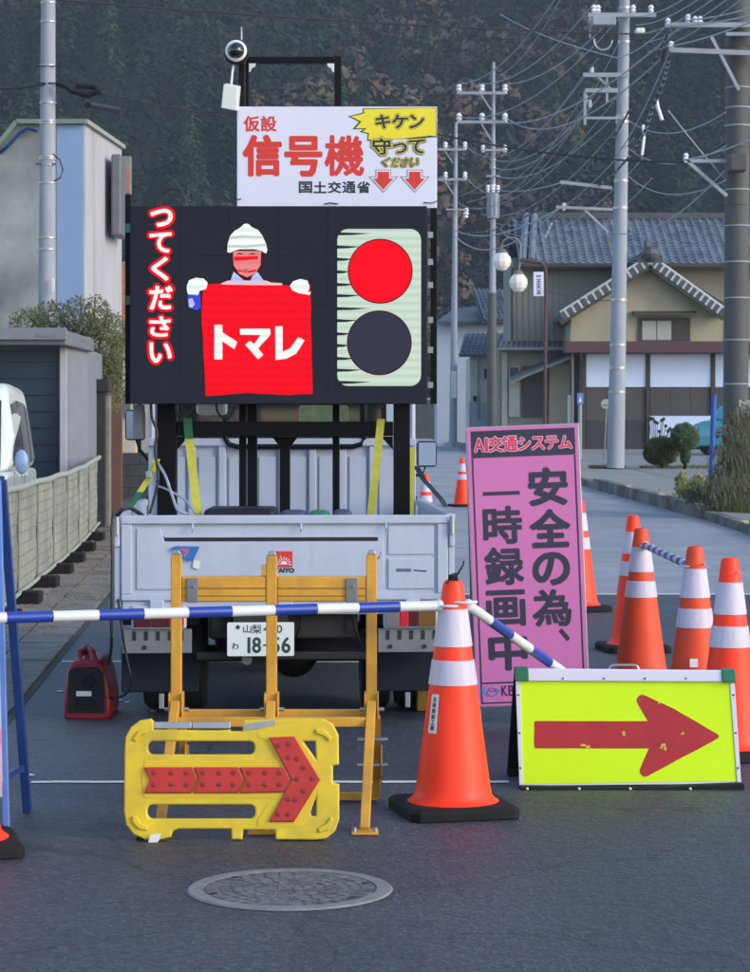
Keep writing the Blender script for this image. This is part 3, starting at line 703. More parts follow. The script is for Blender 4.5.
# main roof
Ye, Yr = YH+.2, YH+4.2; ze, zr = WZ(264, Ye), WZ(219, Yr)
xl, xr2 = WX(519, Ye), WX(805, Ye); 
part('roof_deck', MB().hexa([(xl, Ye, ze-.15), (xr2, Ye, ze-.15), (xr2, Yr, zr-.15), (xl+.35, Yr, zr-.15), (xl, Ye, ze), (xr2, Ye, ze), (xr2, Yr, zr), (xl+.35, Yr, zr)]), M['tiledark'], house)
part('roof_tiles', roof_tiles((xl, Ye, ze), (xr2-xl, 0, 0), (.0, Yr-Ye, zr-ze), 34, 16), M['tile'], house, kind='stuff')
part('roof_tiles', roof_tiles((xl, Yr+4, ze), (xr2-xl, 0, 0), (.0, Ye-Yr, zr-ze), 34, 14), M['tile'], house, kind='stuff')
part('ridge', MB().box(xl+.1, xr2, Yr-.15, Yr+.15, zr-.02, zr+.22), M['tiledark'], house, bevel=.03)
part('gutter', MB().bar((xl, Ye-.08, ze-.05), (xr2, Ye-.08, ze-.05), .1), M['wood'], house)
for px in (523, 531):
    mb = MB(); mb.tube([(WX(px, Ye), Ye-.02, ze+.12), (WX(px+3, Yr), Yr-.1, zr+.12)], .13, 8); part('hip_tile_row', mb, M['tile'], house, smooth=True)
# gable front
YF = YH-1.6
apx = (650, 262); lf = (560, 316); rt = (724, 312)
part('gable_wall', MB().prism(PX([(570, 342), (722, 342), (722, 305), (650, 262), (572, 308)], YF), YF, YH+1.2), M['wall_cream'], house)
part('lower_wall', MB().box(WX(583, YF), WX(800, YF), YF+.3, YH+.99, GH-.3, WZ(350, YF)), M['wall_grey'], house)
for (p, q, sd_) in ((lf, apx, -1), (rt, apx, 1)):
    a = Vector(W(p[0], p[1], YF-.5)); b = Vector(W(q[0], q[1]-3, YF-.5))
    mb = MB(); dn = Vector((0, 0, -.13))
    mb.hexa([a+dn, b+dn, b+dn+Vector((0, 3, 0)), a+dn+Vector((0, 3, 0)), a, b, b+Vector((0, 3, 0)), a+Vector((0, 3, 0))]); part('roof_deck', mb, M['tiledark'], house)
    part('roof_tiles', roof_tiles(a+Vector((0, 0, .02)), Vector((0, 2.6, 0)), (b-a), 9, 15), M['tile'], house, kind='stuff')
    L = (b-a).length; n = 13; d = (b-a)/L
    mb = MB(); mb.bar(a+Vector((0, -.045, -.22)), b+Vector((0, -.045, -.22)), .05, .2); part('barge_board', mb, M['wood'], house)
    for i in range(n):
        c0 = a+d*(L*i/n+.03)+Vector((0, -.03, -.06)); c1 = a+d*(L*(i+1)/n-.05)+Vector((0, -.03, -.06))
        part('verge_tile', MB().bar(c0, c1, .12, .26), M['tiledark'], house)
        c2 = a+d*(L*(i+1)/n-.02)+Vector((0, -.07, -.05)); mb = MB(); mb.bar(c2-d*.035, c2+d*.035, .06, .28); part('mortar_joint', mb, M['verge'], house)
    part('verge_cap', MB().tube([a+Vector((0, -.05, .12)), b+Vector((0, -.05, .12))], .05, 8), M['verge'], house, smooth=True)
mb = MB(); c = Vector(W(650, 254, YF-.55)); mb.sphere(c, .28, 12, 6); mb.box(c.x-.42, c.x+.42, c.y-.05, c.y+.2, c.z-.3, c.z-.05); mb.cyl(c+Vector((-.12, 0, .1)), c+Vector((-.12, 0, .42)), .09); mb.cyl(c+Vector((.2, 0, 0)), c+Vector((.2, 0, .22)), .09)
part('ridge_end_tile', mb, M['tiledark'], house)
part('ridge', MB().box(c.x-.14, c.x+.14, c.y+.1, c.y+3, c.z-.1, c.z+.15), M['tiledark'], house)
w = part('window', MB().box(WX(638, YF), WX(690, YF), YF-.06, YF-.002, WZ(342, YF), WZ(318, YF)), M['wood'], house)
part('pane', MB().box(WX(642, YF), WX(656, YF), YF-.075, YF-.061, WZ(340, YF), WZ(321, YF)), M['frost'], w)
part('pane', MB().box(WX(657, YF), WX(671, YF), YF-.075, YF-.061, WZ(340, YF), WZ(321, YF)), M['frost'], w)
part('pane', MB().box(WX(674, YF), WX(687, YF), YF-.075, YF-.061, WZ(340, YF), WZ(321, YF)), M['wood'], w)
part('awning', MB().hexa([(WX(632, YF), YF-.5, WZ(316, YF)), (WX(695, YF), YF-.5, WZ(316, YF)), (WX(695, YF), YF-.002, WZ(314, YF)), (WX(632, YF), YF-.002, WZ(314, YF)), (WX(632, YF), YF-.5, WZ(314, YF)), (WX(695, YF), YF-.5, WZ(314, YF)), (WX(695, YF), YF-.002, WZ(311, YF)), (WX(632, YF), YF-.002, WZ(311, YF))]), M['wood'], house)
part('fascia', MB().box(WX(563, YF), WX(800, YF), YF-.75, YF-.003, WZ(353.5, YF), WZ(342, YF)), M['maroon'], house, bevel=.02)
YW = YF+.1
for px in (584, 648, 713, 780): part('post', MB().box(WX(px-1.9, YW), WX(px+1.9, YW), YW-.06, YW+.12, GH-.2, WZ(353.8, YW)), M['wood'], house)
for a, b in ((586.3, 645.7), (650.3, 710.7), (715.3, 777)):
    part('upper_panel', MB().box(WX(a, YW), WX(b, YW), YW, YW+.1, WZ(387, YW), WZ(354, YW)), M['panelw'], house)
    n = 3
    for i in range(n):
        xa_, xb_ = WX(a+(b-a)*i/n, YW)+.006, WX(a+(b-a)*(i+1)/n, YW)-.006
        part('shutter_panel', MB().box(xa_, xb_, YW+.02, YW+.1, WZ(421, YW), WZ(388, YW)), M['brownpanel'], house)
        part('shutter_panel', MB().box(xa_, xb_, YW+.02, YW+.1, WZ(451, YW), WZ(421.4, YW)), mat('brown_panel_dark', (.040,.038,.042), .8, var=.1), house)
part('plinth', MB().box(WX(560, YW), WX(790, YW), YW-.15, YW+.15, GH-.2, WZ(451.5, YW)), M['walk'], house)
part('banner_board', MB().box(WX(649.5, YW), WX(722, YW), YW-.1, YW-.061, WZ(447, YW), WZ(416, YW)), M['panelw'], house, label='low white lavender board behind the round bushes')
# left wing
part('lean_roof', MB().hexa([(WX(497, YH), YH-.7, WZ(350, YH)), (WX(570, YH), YH-.7, WZ(350, YH)), (WX(570, YH), YH+1, WZ(343, YH)), (WX(502, YH), YH+1, WZ(343, YH)), (WX(497, YH), YH-.7, WZ(347, YH)), (WX(570, YH), YH-.7, WZ(347, YH)), (WX(570, YH), YH+1, WZ(340, YH)), (WX(502, YH), YH+1, WZ(340, YH))]), M['tiledark'], house)
mb = MB()
for i in range(14): mb.bar(W(500+i*5.2, 347, YH-.7), W(502+i*5.2, 341, YH+.8), .05, .06)
part('lean_roof_seams', mb, M['tile'], house)
part('wing_wall', MB().box(WX(499, YH), WX(582, YH), YH+.2, YH+.95, GH-.3, WZ(349, YH)), M['wall_grey'], house)
part('wing_wall', MB().box(WX(549, YH), WX(570, YH), YH-.2, YH+.18, GH-.3, WZ(363, YH)), M['wall_cream'], house)
part('corner_post', MB().box(WX(502, YH), WX(507.5, YH), YH+.08, YH+.19, GH-.2, WZ(352, YH)), M['palepipe'], house)
d_ = part('door', MB().box(WX(509, YH), WX(520, YH), YH+.1, YH+.19, WZ(417, YH), WZ(366, YH)), M['frost'], house)
part('pane', MB().box(WX(510, YH), WX(519, YH), YH+.08, YH+.099, WZ(382, YH), WZ(367, YH)), M['brownpanel'], d_)
part('shutter_panel', MB().box(WX(523, YH), WX(545, YH), YH+.1, YH+.19, WZ(417, YH), WZ(366, YH)), M['brownpanel'], house)
mb = MB(); a1 = Vector(W(510, 385, YH-1.0)); b1 = Vector(W(526, 377, YH-1.0)); b2 = Vector(W(571, 359, YH-1.0))
for p, q in ((a1, b1), (b1, b2)): mb.hexa([p, q, q+Vector((0, 1.2, .2)), p+Vector((0, 1.2, .2)), p+Vector((0, 0, .1)), q+Vector((0, 0, .1)), q+Vector((0, 1.2, .3)), p+Vector((0, 1.2, .3))])
part('porch_roof', mb, M['steelgrey'], house)
part('pipe', MB().cyl(W(570, 425, YH-.3), W(570, 395, YH-.3), .09), M['white'], house)
part('pipe', MB().cyl(W(575, 352, YH-.4), W(575, 300, YH-1.1), .03), M['wire'], house)
for i in range(9): part('wall_batten', MB().box(WX(517+i*6, YH+1), WX(517.5+i*6, YH+1), YH+.97, YH+.998, WZ(341, YH+1), WZ(266, YH+1)), M['wall_grey'], house)
for px in (537, 700): part('air_conditioner', MB().box(WX(px, YW), WX(px+9, YW), YW-.45, YW-.14, GH+.1, GH+.65), M['concrete'], house, bevel=.02)
part('gutter', MB().tube([W(497, 349, YH-.78), W(571, 349, YH-.78)], .05, 8), M['steelgrey'], house, smooth=True)
part('downpipe', MB().cyl(W(572.5, 425, YF-.05), W(572.5, 354, YF-.05), .04), M['steelgrey'], house)
part('downpipe', MB().cyl(W(512, 345, YH+.85), W(512, 268, YH+.85), .04), M['wood'], house)
part('eave_soffit', MB().prism(PX([(572, 312), (650, 266), (722, 309), (722, 303), (650, 259.5), (568, 307)], YF), YF-.4, YF-.003), M['wood'], house)
# small white house left of it
Y2 = 88.0; G2 = g(Y2)
h2 = thing('white_annex', 'small white walled house with blue grey tiled roof behind the dark utility pole', 'house', (WX(485, Y2), Y2, G2))
part('wall', MB().box(WX(470, Y2), WX(499, Y2), Y2, Y2+4, G2-.3, WZ(357, Y2)), mat('annex_wall', (.40,.42,.40), .85, var=.08, scale=1), h2)
part('base_wall', MB().box(WX(469, Y2), WX(500, Y2), Y2-.1, Y2-.003, G2-.3, WZ(402, Y2)), M['concrete'], h2)
part('roof_deck', MB().hexa([W(459, 357, Y2-.8), W(514, 357, Y2-.8), W(514, 335, Y2+2), W(466, 335, Y2+2), W(459, 354.5, Y2-.8), W(514, 354.5, Y2-.8), W(514, 333, Y2+2), W(466, 333, Y2+2)]), M['tiledark'], h2)
a = Vector(W(459, 355, Y2-.8)); part('roof_tiles', roof_tiles(a, Vector(W(513, 355, Y2-.8))-a, Vector(W(465, 334, Y2+2))-a, 11, 7, .07, .05), M['tile'], h2, kind='stuff')
part('downpipe', MB().cyl(W(478, 420, Y2-.15), W(478, 358, Y2-.15), .04), M['steelgrey'], h2)
part('meter_box', MB().box(WX(484, Y2), WX(489, Y2), Y2-.2, Y2-.004, WZ(378, Y2), WZ(369, Y2)), M['brownpanel'], h2)
part('meter_box', MB().box(WX(473, Y2), WX(476, Y2), Y2-.2, Y2-.004, WZ(401, Y2), WZ(396, Y2)), M['blackp'], h2)
Y3 = 96.0
h3 = thing('rear_house', 'pale house with blue grey tiled roof seen above the small white annex', 'house', (WX(480, Y3), Y3, g(Y3)))
part('wall', MB().box(WX(437, Y3), WX(512, Y3), Y3, Y3+4, g(Y3)-.3, WZ(322, Y3)), mat('pale_blue_wall', (.36,.41,.50), .85, var=.08, scale=1), h3)
part('roof', MB().hexa([W(437, 324, Y3-.5), W(512, 324, Y3-.5), W(512, 305, Y3+3), W(455, 310, Y3+3), W(437, 321, Y3-.5), W(512, 321, Y3-.5), W(512, 303, Y3+3), W(455, 308, Y3+3)]), M['tiledark'], h3)
a = Vector(W(484, 320, Y3-1)); part('roof_tiles', roof_tiles(a, Vector(W(514, 320, Y3-1))-a, Vector(W(474, 290, Y3+2.5))-a, 7, 9, .07, .05), M['tile'], h3, kind='stuff')
part('roof_deck', MB().hexa([W(482, 323, Y3-1), W(514, 323, Y3-1), W(514, 292, Y3+2.4), W(473, 292, Y3+2.4), W(482, 321, Y3-1), W(514, 321, Y3-1), W(514, 290, Y3+2.4), W(472, 290, Y3+2.4)]), M['tiledark'], h3)
t = thing('grey_wall', 'grey boundary wall at the far bend of the road', 'wall', (WX(440, 124), 124, g(124)))
part('wall', MB().box(WX(380, 124), WX(456, 124), 124, 124.2, g(124)-.3, WZ(400, 124)), M['blockwall'], t)
for i in range(8): part('coping', MB().box(WX(380+i*9.5, 124), WX(389.2+i*9.5, 124), 123.95, 124.25, WZ(399.8, 124), WZ(398, 124)), M['concrete'], t)
t = thing('gate_post', 'brown gate post beside the small white annex', 'post', (WX(461, 110), 110, g(110)))
part('shaft', MB().box(WX(459, 110), WX(463, 110), 110, 110.2, g(110)-.1, WZ(408, 110)), M['brownwall'], t, bevel=.02)
shrub('garden_tree', 'dark green garden tree behind the grey boundary wall', 'tree', [(W(445, 370, 130), (1.5, 1.4, 1.5)), (W(450, 345, 130), (1.0, 1.4, 1.0)), (W(438, 395, 128), (1.6, 1.4, 1.1)), (W(458, 392, 127), (.9, .9, .7))], 5000, .13, M['leafdark'], trunk=(W(446, 436, 129), [W(442, 370, 129), W(450, 350, 130)], .09))
shrub('garden_tree', 'dark leafy tree filling the gap behind the right truck mirror', 'tree', [(W(405, 380, 132), (2.4, 1.5, 2.0)), (W(420, 350, 133), (1.8, 1.5, 1.7)), (W(395, 350, 133), (1.8, 1.5, 1.8))], 4500, .16, M['leaf'], trunk=(W(405, 438, 132), [W(400, 370, 132), W(415, 360, 132)], .12))

# gravel lot things
Yb = 50.5
c = W(661.5, 451, Yb); shrub('round_bush', 'wide low clipped bush, olive green, left one of the pair on the gravel lot', 'bush', [(c, (.41, .38, .33))], 15000, .020, M['leafol'], 'clipped bushes on the gravel lot', trunk=((c[0], Yb, g(Yb)+.1), [(c[0], Yb, c[2]), (c[0]+.1, Yb, c[2]+.1)], .03), lo=.6)
c = W(684.5, 437.5, Yb-.6); shrub('round_bush', 'darker ball shaped bush on a short stem, right one of the pair', 'bush', [(c, (.33, .32, .33)), ((c[0]+.02, Yb-.6, c[2]-.38), (.12, .13, .22))], 15000, .018, M['leaf'], 'clipped bushes on the gravel lot', trunk=((c[0], Yb-.6, g(Yb)+.1), [(c[0], Yb-.6, c[2]), (c[0]+.1, Yb-.6, c[2]+.1)], .04), lo=.6)
t = thing('dead_flower', 'dried dark flower heads standing behind the wide round bush', 'plant', (WX(656, 52), 52, g(52)+.12))
for i in range(11):
    x0 = 649+i*2.1; ytop = random.uniform(418, 432)
    part('stem', MB().tube([W(655+i*.4, 462, 52), W(x0, ytop, 52)], .009, 4), M['bark'], t)
    part('flower_head', MB().sphere(W(x0, ytop, 52), .042, 6, 4), M['leafdark'], t)
bp_ = thing('blue_pole', 'slim blue pole leaning slightly in front of the weeds', 'pole', (WX(712, 42), 42, g(42)))
part('shaft', MB().cyl(W(711, 482, 42), W(714, 396, 42), .048), M['bluepole'], bp_, smooth=True)
part('pole_cap', MB().cyl(W(714, 396, 42), W(714, 394.5, 42), .056), M['bluepole'], bp_, smooth=True)
t = thing('bus_stop_sign', 'small round sign on a thin leaning pole left of the tall concrete pole', 'sign', (WX(604, 60), 60, g(60)+.1))
part('pole', MB().cyl(W(604, 460, 60), W(606.5, 408, 60), .022), M['steelgrey'], t)
part('disc', MB().lathe([(.01, -.02), (.13, -.02), (.13, .02), (.01, .02)], W(606, 404, 60), 20, 'y'), M['frost'], t)
part('disc_band', MB().box(WX(602.8, 60), WX(609.2, 60), 59.974, 59.979, WZ(406, 60), WZ(404.5, 60)), M['green'], t)
t = thing('small_blue_sign', 'small blue and white sign on a pale post right of the pink board', 'sign', (WX(580, 60), 60, g(60)+.1))
part('post', MB().cyl(W(580, 460, 60), W(580, 393, 60), .05), M['concrete'], t)
part('panel', MB().box(WX(577, 60), WX(583, 60), 59.9, 59.94, WZ(404, 60), WZ(393, 60)), M['lightblue'], t)
part('panel_print', MB().prism(PX([(578.5, 402), (580.5, 396), (581.8, 402)], 59.9), 59.893, 59.899), M['signw'], t)
# weeds round the dark pole
def stalks(n, regs, wd, lean=.25):
    mb = MB()
    for _ in range(n):
        x0, x1, y0, y1, Yq, lo, hi = random.choices(regs, [r[7] for r in regs])[0][:7]
        px = random.gauss((x0+x1)/2, (x1-x0)/4.2); py = random.uniform(y0, y1); p = Vector(W(px, py, Yq+random.uniform(-.5, .5)))
        L = random.uniform(lo, hi); d = Vector((random.gauss(0, lean), random.gauss(0, lean), 1)).normalized()
        w = Vector((1, random.uniform(-.5, .5), 0))*wd*random.uniform(.6, 1.4); q = p+d*L*.55; r = p+d*L+Vector((random.gauss(0, .06), 0, -.04*random.random()))
        mb.add([p-w, p+w, q+w*.8, q-w*.8, r], [(0, 1, 2, 3), (3, 2, 4)])
    return mb
t = thing('climbing_weeds', 'dried vines and tall weeds swallowing the foot of the dark utility pole', 'weeds', (WX(738, 33.6), 33.6, g(33.6)+.1))
regs = [(727, 766, 415, 460, 33.5, .08, .22, 2), (722, 776, 450, 492, 33.4, .10, .28, 4), (706, 776, 482, 512, 33.3, .08, .22, 4), (686, 722, 492, 506, 34.2, .04, .13, 2)]
part('dry_stalks', stalks(7000, regs, .0035), mat('dry_stalk', (.15,.135,.105), .85, var=.35, scale=4), t, kind='stuff')
part('green_stalks', stalks(9000, regs, .005, .5), mat('weed_green', (.075,.095,.045), .8, var=.4, scale=3), t, kind='stuff')
cs = [(W(px, py, Yq), (r, r, rz)) for (px, py, Yq, r, rz) in ((738,462,33.6,.33,.5),(728,482,33.8,.32,.35),(752,485,33.4,.4,.4),(708,494,34,.25,.15),(744,425,33.7,.22,.35))]
part('foliage', leaves(cs, 5000, .024), M['leafol'], t, kind='stuff')
part('pale_leaves', leaves([(W(748, 415, 33.5), (.2, .2, .22)), (W(727, 432, 33.6), (.18, .15, .12))], 500, .04), mat('leaf_pale', (.30,.29,.25), .8, var=.2), t, kind='stuff')
shrub('weed_clump', 'yellow green weeds flowering left of the blue pole foot', 'weeds', [(W(694, 492, 35.5), (.32, .3, .16)), (W(682, 484, 36), (.12, .15, .22)), (W(700, 484, 35.5), (.15, .2, .16))], 2200, .028, M['leafyel'], trunk=(W(690, 500, 35.5), [W(680, 474, 35.5), W(686, 478, 35.5), W(699, 476, 35.5)], .006))
mb = MB()
for _ in range(5000):
    px = random.uniform(668, 790); Yq = random.uniform(31.5, 36.5); x = WX(px, Yq); z = g(Yq)+.1
    if x < kx(Yq)+.5+.35*math.sin(Yq*3): continue
    h = random.uniform(.05, .28); dx = random.uniform(-.09, .09); s = .008
    mb.add([(x-s, Yq, z), (x+s, Yq, z), (x+dx, Yq+dx, z+h)], [(0, 1, 2)])
o = part('grass', mb, M['grass'], None, kind='stuff'); tag(o, 'rough grass growing over the pavement edge at right', 'grass')
mb = MB()
for _ in range(900):
    px = random.uniform(590, 625) if random.random() < .5 else random.uniform(640, 715); Yq = random.uniform(50, 52); x = WX(px, Yq); z = g(Yq)+.11
    h = random.uniform(.03, .09); s = .012; mb.add([(x-s, Yq, z), (x+s, Yq, z), (x+random.uniform(-.1, .1), Yq, z+h)], [(0, 1, 2)])
o = part('grass', mb, M['grass'], None, kind='stuff'); tag(o, 'thin line of grass tufts along the gravel lot', 'grass')

# ------------------------------------------------------------------ utility poles
def pole(name, label, pxt, pyt, pxb, pyb, Y, rt_, rb, m, dark_to=None):
    t = thing(name, label, 'utility pole', (WX(pxb, Y), Y, g(Y)), 0, 'utility poles along the road')
    a = Vector(W(pxb, pyb, Y)); b = Vector(W(pxt, pyt, Y)); part('shaft', MB().cyl(a, b, rb, rt_, 20), m, t, smooth=True)
    return t, a, b
def band(t, a, b, py, Y, rt_, rb, m=None, hgt=.05):
    z = WZ(py, Y); f = (z-a.z)/(b.z-a.z); c = a+(b-a)*f; r = rb+(rt_-rb)*f+.012
    part('band', MB().cyl(c-Vector((0, 0, hgt/2)), c+Vector((0, 0, hgt/2)), r, r, 20), m or M['silver'], t, smooth=True); return c
def insul(t, px, py, Y, s=1.0):
    p = Vector(W(px, py, Y)); part('insulator', MB().lathe([(.02*s, -.12*s), (.05*s, -.11*s), (.03*s, -.07*s), (.065*s, -.04*s), (.035*s, -.0), (.06*s, .03*s), (.03*s, .08*s)], p, 10), M['ghost'], t, smooth=True)
def arm(t, x0, x1, py, Y, w=.09, dy=-.25, py2=None):
    part('cross_arm', MB().bar(W(x0, py, Y+dy), W(x1, py if py2 is None else py2, Y+dy), w), M['concrete'], t)
def strut(t, p, q, Y, dy=-.25, w=.045): part('brace', MB().bar(W(*p, Y+dy), W(*q, Y+dy), w), M['concrete'], t)
# tall concrete pole in the middle of the lot
t1, a, b = pole('utility_pole', 'tall pale concrete utility pole right of the pink board', 626, -70, 615.5, 468, 50, .10, .195, M['concrete'])
for py in (8, 42, 116, 122, 160, 181, 208, 300, 345, 368, 392): band(t1, a, b, py, 50, .10, .195)
arm(t1, 588, 656, 15, 50); 
for px in (594, 598, 633, 651): insul(t1, px, 9, 50, 1.1)
box_ = part('switch_box', MB().box(WX(591, 49.7), WX(614, 49.7), 49.3, 49.7, WZ(28, 49.7), WZ(19, 49.7)), M['concrete'], t1, bevel=.02)
strut(t1, (590, 15), (590, 38), 50)
arm(t1, 583, 628, 75, 50); arm(t1, 585, 618, 90.5, 50); strut(t1, (607, 75), (607, 103), 50); strut(t1, (585, 91), (585, 125), 50, w=.06)
strut(t1, (597, 76), (613, 91), 50)
arm(t1, 560, 612, 182, 50, .07, py2=188); arm(t1, 556, 613, 207, 50, .06, py2=209.5); strut(t1, (585, 210), (608, 232), 50)
arm(t1, 585, 628, 118, 50, .05)
for px, py in ((592, 70), (586, 98), (590, 103), (564, 206)): insul(t1, px, py, 50, .8)
part('street_light', MB().box(WX(635, 49.6), WX(644, 49.6), 49.4, 49.7, WZ(34.5, 49.6), WZ(29, 49.6)), M['white'], t1, bevel=.03)
part('cable_loop', MB().tube([W(603+9*math.cos(u), 40+10*math.sin(u), 49.5) for u in np.linspace(0, 3.3, 12)], .02), M['wirel'], t1)
# middle distance pole with transformer
t2, a, b = pole('utility_pole', 'distant utility pole with pointed top and grey transformer', 493.5, 62, 492, 452, 75, .045, .15, M['concrete'])
part('lower_sleeve', MB().cyl(W(492, 452, 75), W(492, 293, 75), .175, .15, 20), M['darkpole'], t2, smooth=True)
for px0, px1, py in ((458, 506, 93), (458, 506, 122)):
    arm(t2, px0, px1, py, 75, .09)
    for px in (459, 482, 505): insul(t2, px, py-5, 75, 1.6)
strut(t2, (481, 94), (491, 110), 75); strut(t2, (481, 123), (491, 140), 75)
arm(t2, 482, 506, 150, 75, .07); arm(t2, 486, 500, 176, 75, .06)
for px in (483, 505): insul(t2, px, 148, 75, 1.2)
for py in (160, 168, 185, 215, 340, 375): band(t2, a, b, py, 75, .06, .15)
tr = part('transformer', MB().lathe([(.05, -.45), (.19, -.43), (.19, .36), (.14, .4), (.05, .42)], W(493, 205, 74.6), 18), M['concrete'], t2, smooth=True)
for k_ in range(10):
    u = 2*math.pi*k_/10; c = Vector(W(493, 205, 74.6)); part('cooling_fin', MB().box(c.x+.2*math.cos(u)-.012, c.x+.2*math.cos(u)+.012, c.y+.2*math.sin(u)-.02, c.y+.2*math.sin(u)+.02, c.z-.35, c.z+.32), M['concrete'], tr)
for px in (488, 493, 498): insul(t2, px, 188, 74.5, 1.2)
t3, a, b = pole('utility_pole', 'slender far utility pole just right of the black screen post', 456, 122, 453, 447, 92, .06, .17, M['concrete'])
for px0, px1, py in ((438, 466, 149.5), (438, 466, 179.5)):
    arm(t3, px0, px1, py, 92, .09)
    for px in (445.5, 465): insul(t3, px, py-4.5, 92, 1.6)
strut(t3, (445, 151), (453, 163), 92); strut(t3, (445, 181), (454, 195), 92)
arm(t3, 446, 467, 209.5, 92, .06); insul(t3, 466, 212, 92, 2.0)
pb = part('notice_plate', MB().box(WX(452, 91), WX(457, 91), 91.6, 91.75, WZ(398, 91.7), WZ(371, 91.7)), M['white'], t3)
# left pole
t5, a, b = pole('utility_pole', 'grey concrete utility pole in front of the plaster building', 48.5, -60, 46.5, 425, 33.5, .10, .135, M['concrete'])
for py in (3, 22, 66, 103, 121, 123.5, 157, 159, 165, 183, 238, 249.5): band(t5, a, b, py, 33.5, .10, .135, hgt=.02)
mb = MB(); mb.tube([W(53, 154, 33.3), W(60, 160, 33.3), W(63, 170, 33.3), W(60, 178, 33.3), W(54, 181, 33.3)], .012); part('cable_loop', mb, M['wire'], t5)
for (pa, pb2) in (((36, 66), (60, 66)), ((36, 164), (56, 164)), ((38, 83), (58, 83))): part('step_bolt', MB().cyl(W(*pa, 33.4), W(*pb2, 33.4), .01, n=6), M['wire'], t5)
part('number_plate', MB().box(WX(52, 33.3), WX(54.5, 33.3), 33.3, 33.32, WZ(292, 33.3), WZ(278, 33.3)), M['white'], t5)
# right dark pole
t4, a, b = pole('utility_pole', 'dark steel utility pole wrapped in weeds at the right edge', 739, -80, 735, 505, 34, .175, .19, M['darkpole'])
for py in (28, 47, 88, 108, 126, 147, 190, 205, 226, 262, 298, 340, 384): band(t4, a, b, py, 34, .176, .186, M['darkpole'] if py % 2 else M['concrete'], .02)
arm(t4, 665, 800, 25, 34, .07, -.3); arm(t4, 670, 800, 50, 34, .07, -.3, 55); strut(t4, (711, 36), (739, 90), 34, -.3)
arm(t4, 685, 745, 161, 34, .05, -.3); strut(t4, (686, 160), (727, 196), 34, -.3, .05)
arm(t4, 726, 790, 34, 34, .05, -.3)
for px, py in ((671, 45), (688, 18), (695, 20), (700, 20), (668, 22), (686, 157)): insul(t4, px, py, 33.7, .7)
part('junction_box', MB().box(WX(727, 33.7), WX(744, 33.7), 33.4, 33.7, WZ(172, 33.6), WZ(155, 33.6)), M['darkpole'], t4, bevel=.02)
part('clamp', MB().cyl(W(666, 50, 33.6), W(663, 60, 33.6), .04), M['blackp'], t4)
# street lamp
t = thing('street_lamp', 'maroon lamp post with two faceted white globes hanging from curved arms', 'street lamp', (WX(545.5, 62), 62, g(62)))
YL = 62.0
part('post', MB().tube([W(544.5, 459, YL), W(545.5, 330, YL), W(546, 275, YL), W(545, 267, YL), W(541, 263, YL), W(520, 260, YL)], .045, 8), M['maroon'], t, smooth=True)
part('curved_arm', MB().tube([W(502, 253, YL)]+[W(511+9.5*math.cos(u), 246-8.5*math.sin(u), YL) for u in np.linspace(3.14, 0, 12)]+[W(520, 262, YL), W(518, 274, YL)], .028, 8), M['steelgrey'], t, smooth=True)
for px, py in ((502, 261), (518.5, 282.5)):
    l = part('lamp_globe', MB().lathe([(.03, .26), (.14, .22), (.23, .1), (.25, -.02), (.21, -.14), (.12, -.24), (.02, -.27)], W(px, py, YL), 10), M['lampg'], t)
    part('lamp_cap', MB().lathe([(.02, .34), (.1, .30), (.15, .23), (.14, .2)], W(px, py, YL), 12), M['steelgrey'], l, smooth=True)
pl = part('name_plate', MB().box(WX(533.5, YL), WX(543.5, YL), YL-.05, YL-.02, WZ(296, YL), WZ(272, YL)), M['signw'], t)
mb = MB()
for q in range(2):
    mb.box(WX(536, YL), WX(541, YL), YL-.054, YL-.051, WZ(275.8+q*1.4, YL), WZ(275+q*1.4, YL))
for z0 in (279, 284.2, 290):
    for (x0, x1, y0, y1) in ((536.2, 541, 0, .9), (536.2, 541, 2, 2.8), (536.2, 541, 3.7, 4.4), (538.2, 539.2, 0, 4)):
        mb.box(WX(x0, YL), WX(x1, YL), YL-.054+.0005*(x0 > 537), YL-.051, WZ(z0+y1, YL), WZ(z0+y0, YL))
part('plate_print', mb, M['navy'], pl)

# wires ---------------------------------------------------------------------
def sagline(p, q, sag, n=18):
    p, q = Vector(p), Vector(q); return [p+(q-p)*(i/n)+Vector((0, 0, -sag*4*(i/n)*(1-i/n))) for i in range(n+1)]
def wire(p, q, sag, r, label, m='wirel'):
    mb = MB().tube(sagline(p, q, sag), r*.92, 5)
    return solo('overhead_wire', mb, M[m], label, 'wire', 'overhead wires strung between the poles', smooth=True)
def P3(px, py, Y): return W(px, py, Y)
wire(P3(60, 0, 34), P3(760, 36, 46), .12, .018, 'dark cable crossing the whole top of the view nearly level', 'wire')
wire(P3(-40, 88, 33.4), P3(52, 83, 33.4), .05, .014, 'short dark cable entering from the left edge to the left pole', 'wire')
wire(P3(55, 83, 33.4), P3(437, 134, 40), .18, .015, 'dark cable from the left pole running behind the white signboard', 'wire')
wire(P3(437, 134, 40), P3(690, 163, 34), .10, .016, 'dark cable leaving the signboard towards the right edge pole', 'wire')
mb = MB().tube([W(57, 83, 33.3), W(68, 87, 33.3), W(72, 91, 33.3), W(88, 95, 33.3), W(100, 91, 33.3), W(96, 87, 33.3), W(76, 85, 33.3)], .045, 8)
solo('cable_closure', mb, M['blackp'], 'lumpy black cable splice hanging from the wire right of the left pole', 'cable box', smooth=True)
mb = MB().tube([W(88, 105, 33.3), W(100, 107, 34), W(118, 110, 35)], .05, 8); solo('cable_closure', mb, M['blackp'], 'dark tube shaped splice hanging lower above the plaster building', 'cable box', smooth=True)
